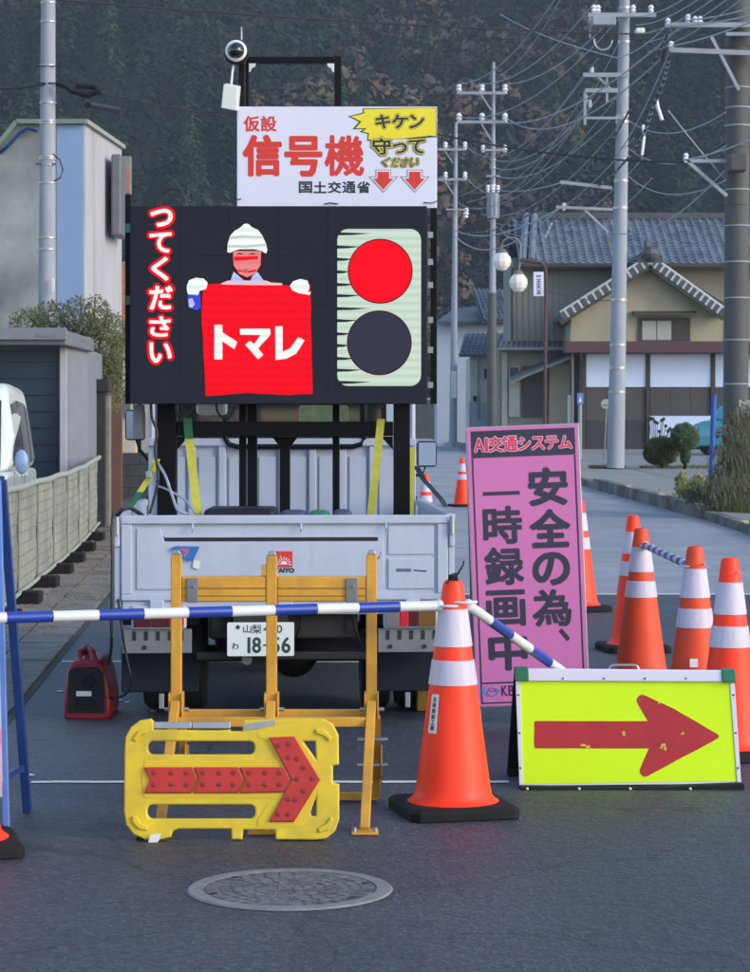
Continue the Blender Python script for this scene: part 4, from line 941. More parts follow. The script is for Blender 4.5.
for i, (s_, m_, e_) in enumerate((((458, 84), (520, 55), (562, -12)), ((482, 84), (560, 45), (606, -12)), ((505, 84), (572, 60), (640, -14)))):
    wire(P3(s_[0], s_[1], 75), P3(e_[0], e_[1], 52), .55, .018, 'pale line rising from the %s insulator of the distant pole top' % ['left', 'middle', 'right'][i])
for i, (s_, e_) in enumerate((((459, 117), (628, 8)), ((482, 117), (690, 18)), ((505, 117), (668, 52)))):
    wire(P3(s_[0], s_[1], 75), P3(e_[0], e_[1], 50 if i == 0 else 36), .75, .016, 'pale line rising from the %s insulator of the second arm' % ['left', 'middle', 'right'][i])
for i, (s_, e_, Ye_) in enumerate((((495, 160), (600, 96), 50), ((495, 168), (592, 106), 50), ((495, 176), (612, 118), 50), ((498, 190), (560, 183), 50))):
    wire(P3(s_[0], s_[1], 75), P3(e_[0], e_[1], Ye_), .5 if i < 3 else .1, .014, 'low thin line %s between the distant pole and the concrete pole' % ['first from the top', 'second from the top', 'third from the top', 'shortest'][i])
wire(P3(500, 14, 90), P3(618, 58, 50), .15, .015, 'pale line descending rightwards to the concrete pole'); wire(P3(618, 57, 50), P3(668, 24, 34), .1, .012, 'short line from the concrete pole to the right arm')
wire(P3(465, 176, 92), P3(640, -5, 50), 2.2, .013, 'long line climbing steeply from the slender far pole'); wire(P3(466, 146, 92), P3(583, 76, 50), 1.0, .013, 'line from the slender far pole to the concrete pole arm')
wire(P3(455, 230, 92), P3(560, 208, 50), .4, .022, 'slack cable from the slender far pole to the low arm'); wire(P3(455, 236, 92), P3(557, 210, 50), .7, .022, 'lowest slack cable from the slender far pole')
for i, (e_, s_) in enumerate((((800, -10), (690, 20)), ((800, 2), (672, 26)), ((800, 0), (672, 46)), ((800, 118), (684, 160)))):
    wire(P3(s_[0], s_[1], 33.7), P3(e_[0], e_[1], 26), .06, .012, 'thick pale line leaving the %s right arm end towards the right edge' % ['topmost', 'second', 'third', 'lowest'][i])
wire(P3(560, 0, 60), P3(500, 75, 75), .3, .012, 'thin line crossing the brown trees at top'); wire(P3(668, 110, 34), P3(735, 190, 34), .03, .010, 'slack guy line left of the dark pole')
wire(P3(455, 200, 92), P3(585, 92, 50), 1.2, .012, 'thin line below the second arm of the far pole'); wire(P3(612, 232, 50), P3(725, 170, 34), .35, .012, 'thin line from the concrete pole down to the dark pole')
wire(P3(613, 160, 50), P3(668, 55, 34), .15, .014, 'thin steep line between the concrete pole and the right arm'); wire(P3(545, 290, 62), P3(617, 300, 50), .1, .012, 'thin line from the lamp post to the concrete pole', 'wire')
for i in range(7):
    x0 = 460+i*7; wire(P3(x0, 196+i*6, 80), P3(598+i*9, 58+i*20, 49), .5+.08*i, .012, 'faint line number %s of the tangle left of the concrete pole, counted from the top' % ['one','two','three','four','five','six','seven'][i])
for i in range(5): wire(P3(632+i*4, 16+i*9, 49.5), P3(700+i*14, -12, 30), .12, .010, 'short line %s rising steeply out of the top right corner' % ['nearest the concrete pole', 'second from the concrete pole', 'third from the concrete pole', 'fourth from the concrete pole', 'farthest from the concrete pole'][i])
for i in range(3): wire(P3(628, 120+i*28, 49.5), P3(726, 112+i*34, 33.8), .3, .010, '%s slack line between the concrete pole and the dark pole' % ['upper', 'middle', 'lower'][i])
# twisted service cables with pale spiral hangers
def twisted(pts, label, r, white=True):
    pts = [Vector(W(*p)) for p in pts]; fine = []
    for i in range(len(pts)-1):
        for q in range(8): fine.append(pts[i].lerp(pts[i+1], q/8))
    fine.append(pts[-1])
    t = thing('service_cable', label, 'cable', tuple(fine[0])); part('cable', MB().tube(fine, r, 6), M['wire'], t, smooth=True)
    mb = MB()
    for i in range(1, len(fine)-1, 2 if white else 3):
        d = (fine[i+1]-fine[i]).normalized(); mb.cyl(fine[i]-d*.05, fine[i]+d*.05, r*1.45, n=6)
    part('hanger', mb, M['wirel'], t, kind='stuff')
twisted([(667, 36, 34), (652, 66, 38), (632, 105, 43), (617, 133, 49.5), (596, 160, 53), (575, 183, 58), (548, 204, 65), (520, 220, 72), (492, 231, 75), (458, 234, 90)], 'bundled cable with pale spiral ties sweeping down from the right arm', .020)
twisted([(669, 58, 34), (664, 80, 35), (652, 110, 37), (643, 136, 38), (628, 158, 41), (612, 176, 47), (590, 192, 52), (565, 208, 58), (552, 222, 62), (545, 238, 62)], 'second bundled cable hanging lower down to the lamp post', .022)
mb = MB().tube([W(656, 98, 36.5), W(658, 108, 36.5), W(662, 120, 36.5)], .03, 6); solo('cable_tie', mb, M['ghost'], 'white cable sleeve dangling from the upper part of the bundled cable', 'cable sleeve')
mb = MB().tube([W(643, 125, 38), W(644, 138, 38), W(642, 155, 38)], .025, 6); solo('cable_tie', mb, M['ghost'], 'white cable sleeve dangling lower beside the bundled cable', 'cable sleeve')

# ------------------------------------------------------------------ light truck
T = thing('flatbed_truck', 'white flatbed truck seen from behind, carrying the lit signal screen on its bed', 'truck', (0,0,0))
S_ = 202.6
def lx(px): return (px-285)/S_
def lz(py): return CH-(py-425)/S_
TW = .838
# tailgate: pressed panel with frame
tg = part('tailgate', MB().box(-.80, .80, 0, .02, .64, 1.05), M['truck'], T, bevel=.004)
def tp_(mb, x0, x1, z0, z1, d=.014, y=0): return mb.box(x0, x1, y-d, y-.0005, z0, z1)
part('gate_rail', tp_(MB(), -.805, .805, 1.013, 1.056, .022), M['truck'], tg, bevel=.006)
part('gate_rail', tp_(MB(), -.805, .805, .636, .668, .020), M['truck'], tg, bevel=.006)
for s in (-1, 1): part('gate_stile', MB().box(s*.805-.0*s, s*.752, -.016, -.0005, .6685, 1.0125), M['truck'], tg, bevel=.005)
part('gate_step', MB().box(lx(165), lx(378), -.012, -.0005, .945, .955), M['truck'], tg, bevel=.003)
part('gate_groove_shade', MB().box(lx(165), lx(378), -.005, -.0005, .928, .9445), M['under'], tg)  # shade of the slot, put in as a thin dark strip
part('gate_swage', MB().prism([(lx(123)+.07, .69), (lx(378), .69), (lx(378)+.03, .72), (lx(378)+.03, .925), (lx(165), .925), (lx(165)-.02, .99), (-.73, .99)], -.008, -.0005), M['truck'], tg, bevel=.004)
part('gate_swage', MB().prism([(lx(388), .69), (.735, .69), (.735, .84), (lx(388), .84)], -.009, -.0005), M['truck'], tg, bevel=.004)
part('gate_swage', MB().prism([(lx(388), .86), (.735, .86), (.735, 1.0), (lx(388), 1.0)], -.007, -.0005), M['truck'], tg, bevel=.004)
for px in (301, 286+100, 193): part('rope_hook', MB().tube([(lx(px), -.02, 1.012), (lx(px), -.035, .99), (lx(px), -.022, .972)], .006, 6), M['truck'], tg)
for s in (-1, 1):
    part('gate_latch', MB().box(s*.812, s*.838, -.025, .03, .90, 1.03), M['truck'], T, bevel=.006); part('latch_pin', MB().cyl((s*.825, -.03, .96), (s*.825, -.03, 1.05), .012), M['silver'], T, smooth=True)
    part('corner_post', MB().box(s*.808, s*.838, -.005, .05, .60, .899), M['truck'], T, bevel=.005)
    part('hinge', MB().box(s*.63-.035, s*.63+.035, -.03, -.0005, .595, .64), M['truck'], T, bevel=.006)
    # side gates
    sg = part('side_gate', MB().box(s*.81, s*.838, .05, 2.42, .66, 1.05), M['truck'], T, bevel=.005)
    part('gate_rail', MB().box(s*.802, s*.846, .05, 2.42, 1.02, 1.058), M['truck'], sg, bevel=.006)
    for k_ in range(4): part('gate_catch', MB().box(s*.846, s*.862, .3+k_*.6, .38+k_*.6, .70, .80), M['silver'], sg, bevel=.004)
part('hinge', MB().box(-.035, .035, -.03, -.0005, .595, .64), M['truck'], T, bevel=.006)
part('bed_floor', MB().box(-.80, .80, .022, 2.42, .64, .70), M['truckin'], T)
part('rear_sill', MB().box(-.80, .80, -.004, .10, .565, .635), M['truck'], T, bevel=.006)
# headboard with vertical pressings
hb = part('headboard', MB().box(-.80, .80, 2.43, 2.46, .68, 1.42), M['truckin'], T, bevel=.005)
part('top_rail', MB().box(-.80, .80, 2.40, 2.4295, 1.375, 1.42), M['truckin'], hb, bevel=.005)
for i in range(9): x = -.72+i*.18; part('headboard_rib', MB().box(x-.022, x+.022, 2.405, 2.4295, .74, 1.373), M['truckin'], hb, bevel=.006)
for i in range(8): x = -.63+i*.18; part('pressed_panel', MB().box(x-.052, x+.052, 2.42, 2.4295, .80, 1.31), M['truckin'], hb, bevel=.008)
part('headboard_strip', MB().box(-.79, .79, 2.385, 2.404, .70, .93), mat('dark_bed_strip', (.05,.055,.06), .8, var=.5, scale=5, col2=(.14,.14,.15)), hb)  # dark mottled strip along the foot of the headboard
gd = part('guard_frame', MB().tube([(-.34, 2.40, 1.75), (-.34, 2.40, 1.42), (-.32, 2.40, 1.385), (-.27, 2.40, 1.37), (.42, 2.40, 1.37), (.47, 2.40, 1.385), (.49, 2.40, 1.42), (.49, 2.40, 1.75)], .016, 8), M['black'], T, smooth=True)
part('guard_frame', MB().tube([(-.78, 2.44, 1.40), (-.78, 2.44, 1.72), (-.74, 2.44, 1.76), (.74, 2.44, 1.76), (.78, 2.44, 1.72), (.78, 2.44, 1.40)], .018, 8), M['truckin'], T, smooth=True)
# cab
cab_p = [(2.58, .45), (2.58, 1.60), (2.66, 1.88), (2.85, 1.93), (3.35, 1.92), (3.75, 1.35), (4.12, 1.10), (4.22, .75), (4.22, .35), (2.58, .35)]
mb = MB(); n = len(cab_p); hwc = lambda z: .81 if z < 1.15 else .81-.11*((z-1.15)/.8)
vs = [(-hwc(z), y, z) for y, z in cab_p]+[(hwc(z), y, z) for y, z in cab_p]
mb.add(vs, [tuple(range(n)), tuple(range(n, 2*n))[::-1]]+[(i, n+i, n+(i+1) % n, (i+1) % n) for i in range(n)])
cab = part('cab', mb, M['truck'], T, bevel=.05, smooth=True)
part('rear_window', MB().prism(rrect(-.60, .60, 1.44, 1.80, .06), 2.560, 2.5795), M['tint'], cab)
part('window_seal', plate(rrect(-.63, .63, 1.41, 1.83, .08), [rrect(-.598, .598, 1.442, 1.798, .06)], 2.568, .02), M['rubber'], cab)
part('interior_glimpse', MB().prism(rrect(.10, .40, 1.46, 1.62, .02), 2.556, 2.5598), mat('seen_through_green', (.10,.15,.09), .3, var=.4, scale=9), cab, label='green roadside glimpsed through the rear window')
for s in (-1, 1):
    mb = MB(); P = [(2.78, 1.18), (2.82, 1.78), (3.28, 1.78), (3.66, 1.32), (3.66, 1.18)]; f = lambda z, d: s*(hwc(z)+d)
    mb.add([(f(z, .006), y, z) for y, z in P]+[(f(z, -.02), y, z) for y, z in P], [tuple(range(5)), tuple(range(5, 10))]+[(i, 5+i, 5+(i+1) % 5, (i+1) % 5) for i in range(5)])
    part('side_window', mb, M['tint'], cab)
    part('door_handle', MB().box(s*.815, s*.835, 2.84, 2.98, 1.03, 1.06), M['blackp'], cab, bevel=.005)
    # door mirrors
    z = 1.545 if s < 0 else 1.34
    zc = 1.50 if s < 0 else 1.31; hh = .10 if s < 0 else .085; w2 = .066
    m = part('wing_mirror', MB().box(s*.955-w2, s*.955+w2, 3.70, 3.76, zc-hh, zc+hh), M['blackp'], T, bevel=.02)
    part('mirror_glass', MB().box(s*.955-w2+.01, s*.955+w2-.01, 3.694, 3.6995, zc-hh+.01, zc+hh-.01), M['skyglass'], m)  # reflected sky is put into the bluish glass colour
    part('mirror_arm', MB().tube([(s*.955, 3.77, zc-hh*.7), (s*.93, 3.80, zc-hh-.06), (s*.80, 3.78, 1.18)], .012, 6), M['blackp'], T, smooth=True)
# lamps: clear, red, dark red, amber
for s in (-1, 1):
    L0, L1 = .485, .755
    hz_ = part('lamp_housing', MB().box(s*L0, s*L1, -.02, .05, .495, .612), M['truck'], T, bevel=.012)
    segs = [(.495, .565, 'clearlamp'), (.565, .61, 'redlamp'), (.61, .655, 'darkredlamp'), (.655, .745, 'amberlamp')] if s > 0 else [(.495, .565, 'redlamp'), (.565, .655, 'darkredlamp'), (.655, .745, 'darkredlamp')]
    for a, b, mm in segs: part('lamp_lens', MB().box(s*(a+.001), s*(b-.001), -.032, -.0205, .507, .60), M[mm], hz_, bevel=.003)
    part('lamp_bracket', MB().box(s*.46, s*.80, .0, .045, .376, .494), M['steelgrey'], T, bevel=.003)
    for i in range(5): part('slot_hole', MB().box(s*(.50+i*.058), s*(.517+i*.058), -.004, .0, .44, .485), M['under'], T)
    for i in range(2): part('bolt', MB().cyl((s*(.52+i*.17), -.006, .405), (s*(.52+i*.17), .0, .405), .011, n=8), M['under'], T)
    part('mud_flap', MB().box(s*.43, s*.815, .16, .175, .165, .40), M['mudflap'], T, bevel=.012)
    part('flap_strap', MB().box(s*.60, s*.625, .10, .112, .09, .165), M['silver'], T, bevel=.003)
    part('fender', MB().box(s*.43, s*.815, .18, 1.5, .50, .56), M['under'], T)
    for xo in (.66, .48):
        w = part('wheel', MB().lathe([(.17, -.07), (.255, -.074), (.275, -.055), (.28, 0), (.275, .055), (.255, .074), (.17, .07)], (s*xo, .86, .282), 28, 'x'), M['tyre'], T, smooth=True)
        part('rim', MB().lathe([(.03, -.03), (.165, -.055), (.169, -.068), (.169, .068), (.165, .055), (.03, .03)], (s*xo, .86, .282), 24, 'x'), M['steelgrey'], w, smooth=True)
    w = part('wheel', MB().lathe([(.17, -.08), (.265, -.085), (.285, -.06), (.29, 0), (.285, .06), (.265, .085), (.17, .08)], (s*.68, 3.55, .292), 28, 'x'), M['tyre'], T, smooth=True)
    part('chassis_rail', MB().box(s*.30, s*.36, .05, 4.0, .48, .60), M['under'], T)
    part('leaf_spring', MB().tube([(s*.33, .25, .46), (s*.33, .55, .37), (s*.33, .86, .33), (s*.33, 1.2, .37), (s*.33, 1.5, .46)], .028, 6), M['under'], T)
    part('shock_absorber', MB().cyl((s*.27, .9, .30), (s*.20, .75, .60), .03), M['under'], T, smooth=True)
part('cross_member', MB().box(-.36, .36, .06, .14, .44, .56), M['under'], T, bevel=.01)
part('cross_member', MB().box(-.45, .45, .9, 1.0, .52, .62), M['under'], T, bevel=.01)
part('axle', MB().cyl((-.6, .86, .29), (.6, .86, .29), .045), M['under'], T, smooth=True)
part('differential', MB().sphere((.05, .86, .29), .13, 16, 8), M['under'], T, smooth=True)
part('exhaust_pipe', MB().tube([(lx(247), .02, .34), (lx(247), .3, .34), (lx(247)+.05, .5, .42), (lx(247)+.05, 1.6, .42)], .026, 12), M['steelgrey'], T, smooth=True)
part('silencer', MB().cyl((-.14, .25, .36), (-.14, .70, .38), .075, n=18), M['under'], T, smooth=True)
part('spare_wheel', MB().lathe([(.05, -.06), (.25, -.07), (.28, -.04), (.28, .04), (.25, .07), (.05, .06)], (.30, .46, .40), 28), M['tyre'], T, smooth=True)
part('underride_bar', MB().box(-.44, .44, .05, .09, .335, .375), M['under'], T, bevel=.008)
part('fuel_tank', MB().box(-.30, .12, 1.3, 2.1, .26, .46), M['under'], T, bevel=.04)
part('engine_underside', MB().box(-.45, .45, 2.3, 3.6, .22, .60), M['under'], T, bevel=.05)
for (px, a) in ((228, .3), (304, -.2), (352, .15)): part('hanging_hose', MB().tube([(lx(px), .03, .6), (lx(px)+a*.1, .02, .5), (lx(px)+a*.3, .06, .40), (lx(px)+a, .2, .46)], .009, 6), M['rubber'], T, smooth=True)
# number plate
x0, x1, z0, z1 = lx(227.5), lx(294), lz(655), lz(621.5)
pl = part('number_plate', MB().prism(rrect(x0, x1, z0, z1, .008), -.045, -.040), M['plate'], T)
def pg(mb, body, a, b, c, d, off=0): return glyph(mb, body, x0+a*(x1-x0), x0+b*(x1-x0), z1-d*(z1-z0), z1-c*(z1-z0), -.0462, off)
mb = MB(); pg(mb, '山', .24, .36, .08, .31, .01); pg(mb, '梨', .37, .51, .07, .33, .01); pg(mb, '4', .54, .62, .08, .31, .012); pg(mb, '0', .64, .72, .08, .31, .012); pg(mb, '0', .74, .82, .08, .31, .012)
part('plate_lettering', mb, M['pgreen'], pl); mb = MB(); pg(mb, 'わ', .07, .17, .60, .80, .012); part('plate_kana', mb, M['pgreen'], pl); mb = MB()
for ch, a in (('1', .28), ('8', .38), ('5', .66), ('6', .82)): pg(mb, ch, a+(.03 if ch == '1' else 0), a+(.06 if ch == '1' else .12), .45, .90, .028)
pg(mb, '-', .54, .61, .645, .70, .02)
part('plate_lettering', mb, M['pgreen'], pl); part('plate_seal', MB().lathe([(.004, -.0468), (.0105, -.0468), (.0105, -.0458), (.004, -.0458)], (x0+.16*(x1-x0), 0, z1-.14*(z1-z0)), 16, 'y'), M['pgreen'], pl)
part('plate_bracket', MB().box(x0+.03, x1-.03, -.039, .05, z1-.03, z1+.03), M['under'], T)
# tailgate marks
e0, e1, f0, f1 = lx(274.5), lx(294), lz(567), lz(551)
em = part('maker_sticker', MB().box(e0+.004, e1-.008, -.0125, -.0085, f0, f1), M['signred'], tg)
mb = MB(); cx_, cz_ = (e0+e1)/2-.002, f0+.014; mb.prism([(cx_+.017*math.cos(t), cz_+.017*math.sin(t)) for t in np.linspace(0, math.pi, 12)], -.0132, -.0126)
for t in np.linspace(.0, math.pi, 9): mb.prism([(cx_+.021*math.cos(t-.06), cz_+.021*math.sin(t-.06)), (cx_+.036*math.cos(t-.07), cz_+.036*math.sin(t-.07)), (cx_+.036*math.cos(t+.07), cz_+.036*math.sin(t+.07)), (cx_+.021*math.cos(t+.06), cz_+.021*math.sin(t+.06))], -.0132, -.0126)
part('sticker_sun', mb, M['signw'], tg)
part('sticker_lettering', glyph(MB(), 'TAIYO', e0, e1, f0-.026, f0-.006, -.0092, .02), M['navy'], tg)
mb = MB()
for i in range(6): mb.box(lx(396.6+i*2.5), lx(398.5+i*2.5), -.0118, -.0093, lz(571.6), lz(570.6)); mb.box(lx(396.6+i*2.5), lx(398.5+i*2.5), -.0118, -.0093, lz(569.6), lz(568.8)); mb.box(lx(397.2+i*2.5), lx(397.8+i*2.5), -.0114, -.0093, lz(570.7), lz(569.5))
for i in range(5): mb.box(lx(414+i*2.6), lx(416+i*2.6), -.0118, -.0093, lz(571+.25*i), lz(569.8+.2*i))
part('gate_lettering', mb, M['navy'], tg)
o = part('loose_sticker', MB().prism([(lx(171), lz(548)), (lx(176), lz(545.5)), (lx(200), lz(546)), (lx(193), lz(561)), (lx(188), lz(560))], -.024, -.0225), M['tagblue'], tg)
part('loose_sticker', MB().prism([(lx(179), lz(547.5)), (lx(190), lz(548.5)), (lx(188), lz(555))], -.0255, -.0243), M['tagpink'], tg)
part('loose_sticker', MB().prism([(lx(194), lz(559)), (lx(201), lz(561)), (lx(199), lz(569)), (lx(193), lz(567))], -.0165, -.0150), M['plate'], tg)
T.location = (-.444, 11.35, 0); T.rotation_euler = (0, 0, R(2.6)); ORG[T.name] = (-.444, 11.35, 0)

# cargo seen over the tailgate
Yc = 11.8
def cargo(x0, x1, ytop, Y, name, label, cat, m, dep=.4):
    return solo(name, MB().box(WX(x0, Y), WX(x1, Y), Y, Y+dep, .702, WZ(ytop, Y)), m, label, cat, bevel=.03)
cargo(203, 276, 508.5, 11.75, 'battery_case', 'low black case standing on the truck bed behind the tailgate', 'case', M['blackp'])
cargo(279, 306, 511, 11.6, 'storage_box', 'purple grey box top just showing beside the black case', 'box', mat('box_purple', (.06,.05,.12), .6), .25)
cargo(308, 330, 511, 11.6, 'storage_box', 'green box top showing between the two purple grey ones', 'box', M['green'], .2)
cargo(332, 352, 510.5, 11.6, 'storage_box', 'purple grey box nearest the right on the truck bed', 'box', MATS['box_purple'], .25)

# ------------------------------------------------------------------ LED screen on its steel frame
YS = 11.80
Lr = thing('signal_screen', 'large black LED screen with red traffic light and flagger picture above the truck bed', 'led screen', ((WX(278, YS)), YS, .70))
part('screen_body', MB().box(WX(130, YS), WX(427, YS), YS, YS+.11, WZ(404, YS), WZ(206, YS)), M['screen'], Lr, bevel=.004)
# six by four LED modules, each its own face tile
for i in range(6):
    for j in range(4):
        a0, a1 = 130.5+296*i/6, 130.5+296*(i+1)/6; b0, b1 = 206.5+197*j/4, 206.5+197*(j+1)/4
        part('led_module', MB().box(WX(a0+.12, YS), WX(a1-.12, YS), YS-.006, YS-.0005, WZ(b1-.12, YS), WZ(b0+.12, YS)), M['screen'], Lr)
y1, y2, y3, y4 = YS-.0065, YS-.0080, YS-.0095, YS-.011
G_red = glow('led_red', (1.0, .0, .012), 1.0); G_white = glow('led_white', (.93, 1.0, .96)); G_pale = glow('led_pale_green', (.62, .76, .64), 1.0)
G_pink = glow('led_pink', (.85, .26, .26)); G_lav = glow('led_lavender', (.52, .60, .95)); G_dred = glow('led_outline', (.09, .0, .01)); G_blue = glow('led_blue', (.05, .07, .7)); G_pk2 = glow('led_light_pink', (.9,.55,.6))
def pz(pts, y): return [(WX(a, YS), WZ(b, YS)) for a, b in pts]
fig = lambda pts: [(170+a/4.987, 210+b/4.985) for a, b in pts]
def wob(pts, amp=.5, n=5):          # ragged low-resolution edge
    out = []
    for i in range(len(pts)):
        a, b = pts[i], pts[(i+1) % len(pts)]
        for q in range(n):
            t = q/n; out.append((a[0]+(b[0]-a[0])*t+(random.uniform(-amp, amp) if q else 0), a[1]+(b[1]-a[1])*t+(random.uniform(-amp, amp) if q else 0)))
    return out
# text column
chs = [('っ', 151, 172, 209.5, 226), ('て', 150, 171, 233, 252), ('く', 152, 168, 257.5, 280), ('だ', 150, 172, 286.5, 309), ('さ', 150, 170, 317, 336), ('い', 150, 171, 343, 362)]
mo, mi = MB(), MB()
for c, a, b, t_, d in chs: 
    gl(mo, c, a-.6, b+.6, t_-.5, d+.5, y2, .125); gl(mi, c, a, b, t_, d, y3, .036)
part('screen_text_rim', mo, G_red, Lr); part('screen_text', mi, G_white, Lr, label='vertical white lettering with red rims')  # wider red layer forms the rim of each character
# figure: helmet, face, collar, gloves, red board
part('picture_board', flat(MB(), pz(wob(fig([(165,372),(250,366),(480,372),(600,378),(700,372),(704,600),(712,918),(560,922),(380,912),(178,928),(172,780),(158,540)]), .35), 0), y2), G_red, Lr)
part('picture_shoulder', flat(MB(), pz(fig([(255,366),(290,352),(480,352),(505,362),(560,365),(560,376),(480,376),(260,372)]), 0), y3), G_pk2, Lr)
part('picture_outline', flat(MB(), pz(fig([(306,205),(468,205),(462,280),(430,330),(388,352),(345,330),(312,280)]), 0), y1), G_dred, Lr)
part('picture_face', flat(MB(), pz(fig([(314,205),(455,205),(452,275),(425,318),(385,336),(345,318),(318,275)]), 0), y2), G_pink, Lr)
part('picture_face_band', flat(MB(), pz(fig([(318,233),(440,230),(440,246),(385,250),(322,254)]), 0), y3), G_red, Lr)
part('picture_face_band', flat(MB(), pz(fig([(332,296),(360,302),(382,308),(410,300),(432,296),(425,308),(390,314),(340,306)]), 0), y3), G_red, Lr)
for P in ([(330,222),(350,214),(366,222)], [(392,222),(412,214),(430,222)]): part('picture_eyebrow', flat(MB(), pz(fig(P), 0), y3), G_dred, Lr)
part('picture_mouth', flat(MB(), pz(fig([(362,292),(378,304),(398,292),(378,299)]), 0), y4), G_dred, Lr)
part('picture_collar', flat(MB(), pz(fig([(318,308),(350,335),(382,362),(300,360)]), 0), y4), G_lav, Lr)
part('picture_collar', flat(MB(), pz(fig([(436,308),(410,332),(398,362),(472,358)]), 0), y4), G_lav, Lr)
part('picture_helmet', flat(MB(), pz(fig([(286,210),(288,170),(300,130),(322,105),(348,90),(358,82),(368,72),(382,68),(396,73),(408,86),(440,100),(462,130),(480,170),(486,200),(480,218),(455,204),(420,196),(350,196),(318,204),(300,214)]), 0), y3), G_white, Lr)
part('helmet_band', flat(MB(), pz(fig([(300,132),(360,126),(462,132),(468,142),(380,138),(300,146)]), 0), y4), glow('led_grey', (.60, .68, .66)), Lr)
part('helmet_band', flat(MB(), pz(fig([(289,176),(380,178),(478,168),(481,178),(380,188),(289,186)]), 0), y4), MATS['led_grey'], Lr)
part('picture_sleeve', flat(MB(), pz(fig([(92,410),(150,405),(155,490),(130,500),(95,488),(88,440)]), 0), y2), G_blue, Lr)
part('picture_sleeve', flat(MB(), pz(fig([(92,445),(112,440),(125,470),(110,488),(95,482)]), 0), y3), G_lav, Lr)
part('picture_glove', flat(MB(), pz(wob(fig([(84,385),(95,352),(130,338),(170,342),(188,362),(180,395),(150,402),(140,425),(90,420)]), .3, 3), 0), y4), G_white, Lr)
part('picture_glove', flat(MB(), pz(wob(fig([(598,380),(615,355),(650,344),(685,352),(696,380),(690,410),(704,408),(698,425),(640,415),(610,400)]), .3, 3), 0), y4), G_white, Lr)
mb = MB(); Wk = pz(fig([(222,573),(262,573),(262,610),(336,658),(322,694),(262,655),(262,745),(222,745)]), 0); flat(mb, Wk, y4)
flat(mb, pz(fig([(350,592),(500,592),(502,622),(440,690),(466,722),(440,745),(376,672),(398,652),(420,668),(452,624),(350,622)]), 0), y4)
flat(mb, pz(fig([(525,580),(562,580),(562,706),(600,690),(640,634),(672,650),(630,716),(580,742),(527,748)]), 0), y4)
part('board_lettering', mb, G_white, Lr, label='white katakana lettering on the red board')
# traffic light picture
mb = MB(); sg = lambda pts: [(220+a/3.409, 200+b/3.409) for a, b in pts]
R0 = rrect(WX(337.3, YS), WX(421, YS), WZ(386, YS), WZ(229, YS), .055)
flat(mb, R0, y1); part('signal_case', mb, G_pale, Lr)
for i, yy in enumerate((115, 160, 202, 245, 288, 326, 370, 411, 456, 496, 540, 580, 621)):
    ln = (115, 80, 55, 40, 60, 80, 110, 70, 45, 40, 60, 85, 115)[i]
    part('signal_spike', flat(MB(), pz(sg([(398, yy-5), (405+ln*.4, yy-3), (402+ln, yy-1), (405+ln*.4, yy+5), (398, yy+6)]), 0), y2), M['screen'], Lr)  # dark spikes drawn along the left edge of the case picture

c1 = (WX(380.2, YS), WZ(271.3, YS)); c2_ = (WX(379.3, YS), WZ(342.9, YS)); rr = 31.3/FOC*YS
for c in (c1, c2_): part('signal_ring', flat(MB(), circle(c[0], c[1], rr+.006, 48), y3), G_dred, Lr)
part('red_light', flat(MB(), circle(c1[0], c1[1], rr, 48), y4), glow('led_red_disc', (1.0, .0, .010), 1.0, False), Lr)
part('unlit_light', flat(MB(), circle(c2_[0], c2_[1], rr, 48), y4), mat('led_unlit', (.030,.034,.058), .8, var=.03, spec=.2), Lr)
# frame
YF2 = 12.02
def post(px0, px1, Y, pyt, zb=.703, nm='post', d=None): 
    d = d or (px1-px0)/FOC*Y
    return part(nm, MB().box(WX(px0, Y), WX(px1, Y), Y, Y+d, zb, WZ(pyt, Y)), M['black'], Lr, bevel=.004)
post(157, 176, YF2, 215); post(393.5, 410, YF2, 215)
for a, b in ((239, 246), (247.5, 257), (332.5, 339.5)): post(a, b, 12.25, 400, d=.05)
post(279.5, 290, 12.22, 436.5, d=.05)
part('cross_beam', MB().box(WX(176.3, YF2), WX(393.2, YF2), YF2+.01, YF2+.07, WZ(436, YF2), WZ(421.5, YF2)), M['black'], Lr, bevel=.004)
part('cross_beam', MB().box(WX(176.3, YF2), WX(393.2, YF2), YF2+.01, YF2+.07, .72, .79), M['black'], Lr, bevel=.004)
for P in ([(176.5, 436.5), (188, 436.5), (176.5, 450)], [(393, 436.5), (381, 436.5), (393, 450)]): part('gusset', MB().prism(PX(P, YF2), YF2+.03, YF2+.036), M['black'], Lr)
for P in ([(272, 436.8), (298, 436.8), (291, 446), (279, 446)],): part('gusset', MB().prism(PX(P, 12.2), 12.19, 12.215), M['black'], Lr)
for a, b, t_, bt in ((125, 131, 194, 404), (430.5, 437, 208, 404)):
    Yq = 12.10; part('side_post', MB().box(WX(a, Yq), WX(b, Yq), Yq, Yq+.04, WZ(bt, Yq), WZ(t_, Yq)), M['black'], Lr, bevel=.003)
for py in (228, 300): part('post_clip', MB().box(WX(126, 12.08), WX(133, 12.08), 12.06, 12.099, WZ(py+5, 12.08), WZ(py-4, 12.08)), M['green'], Lr)
for py in (235, 262, 285, 320, 350, 385): part('post_clip', MB().box(WX(428, 12.08), WX(433, 12.08), 12.07, 12.099, WZ(py+3, 12.08), WZ(py-3, 12.08)), M['silver'], Lr)
part('cabinet', MB().box(WX(134, 12.0), WX(143, 12.0), 11.95, 12.1, WZ(438, 12), WZ(404.5, 12)), M['garager'], Lr, bevel=.004)
part('cabinet', MB().box(WX(196, 12.3), WX(226, 12.3), 12.30, 12.45, WZ(415, 12.3), WZ(380, 12.3)), M['white'], Lr, bevel=.02)
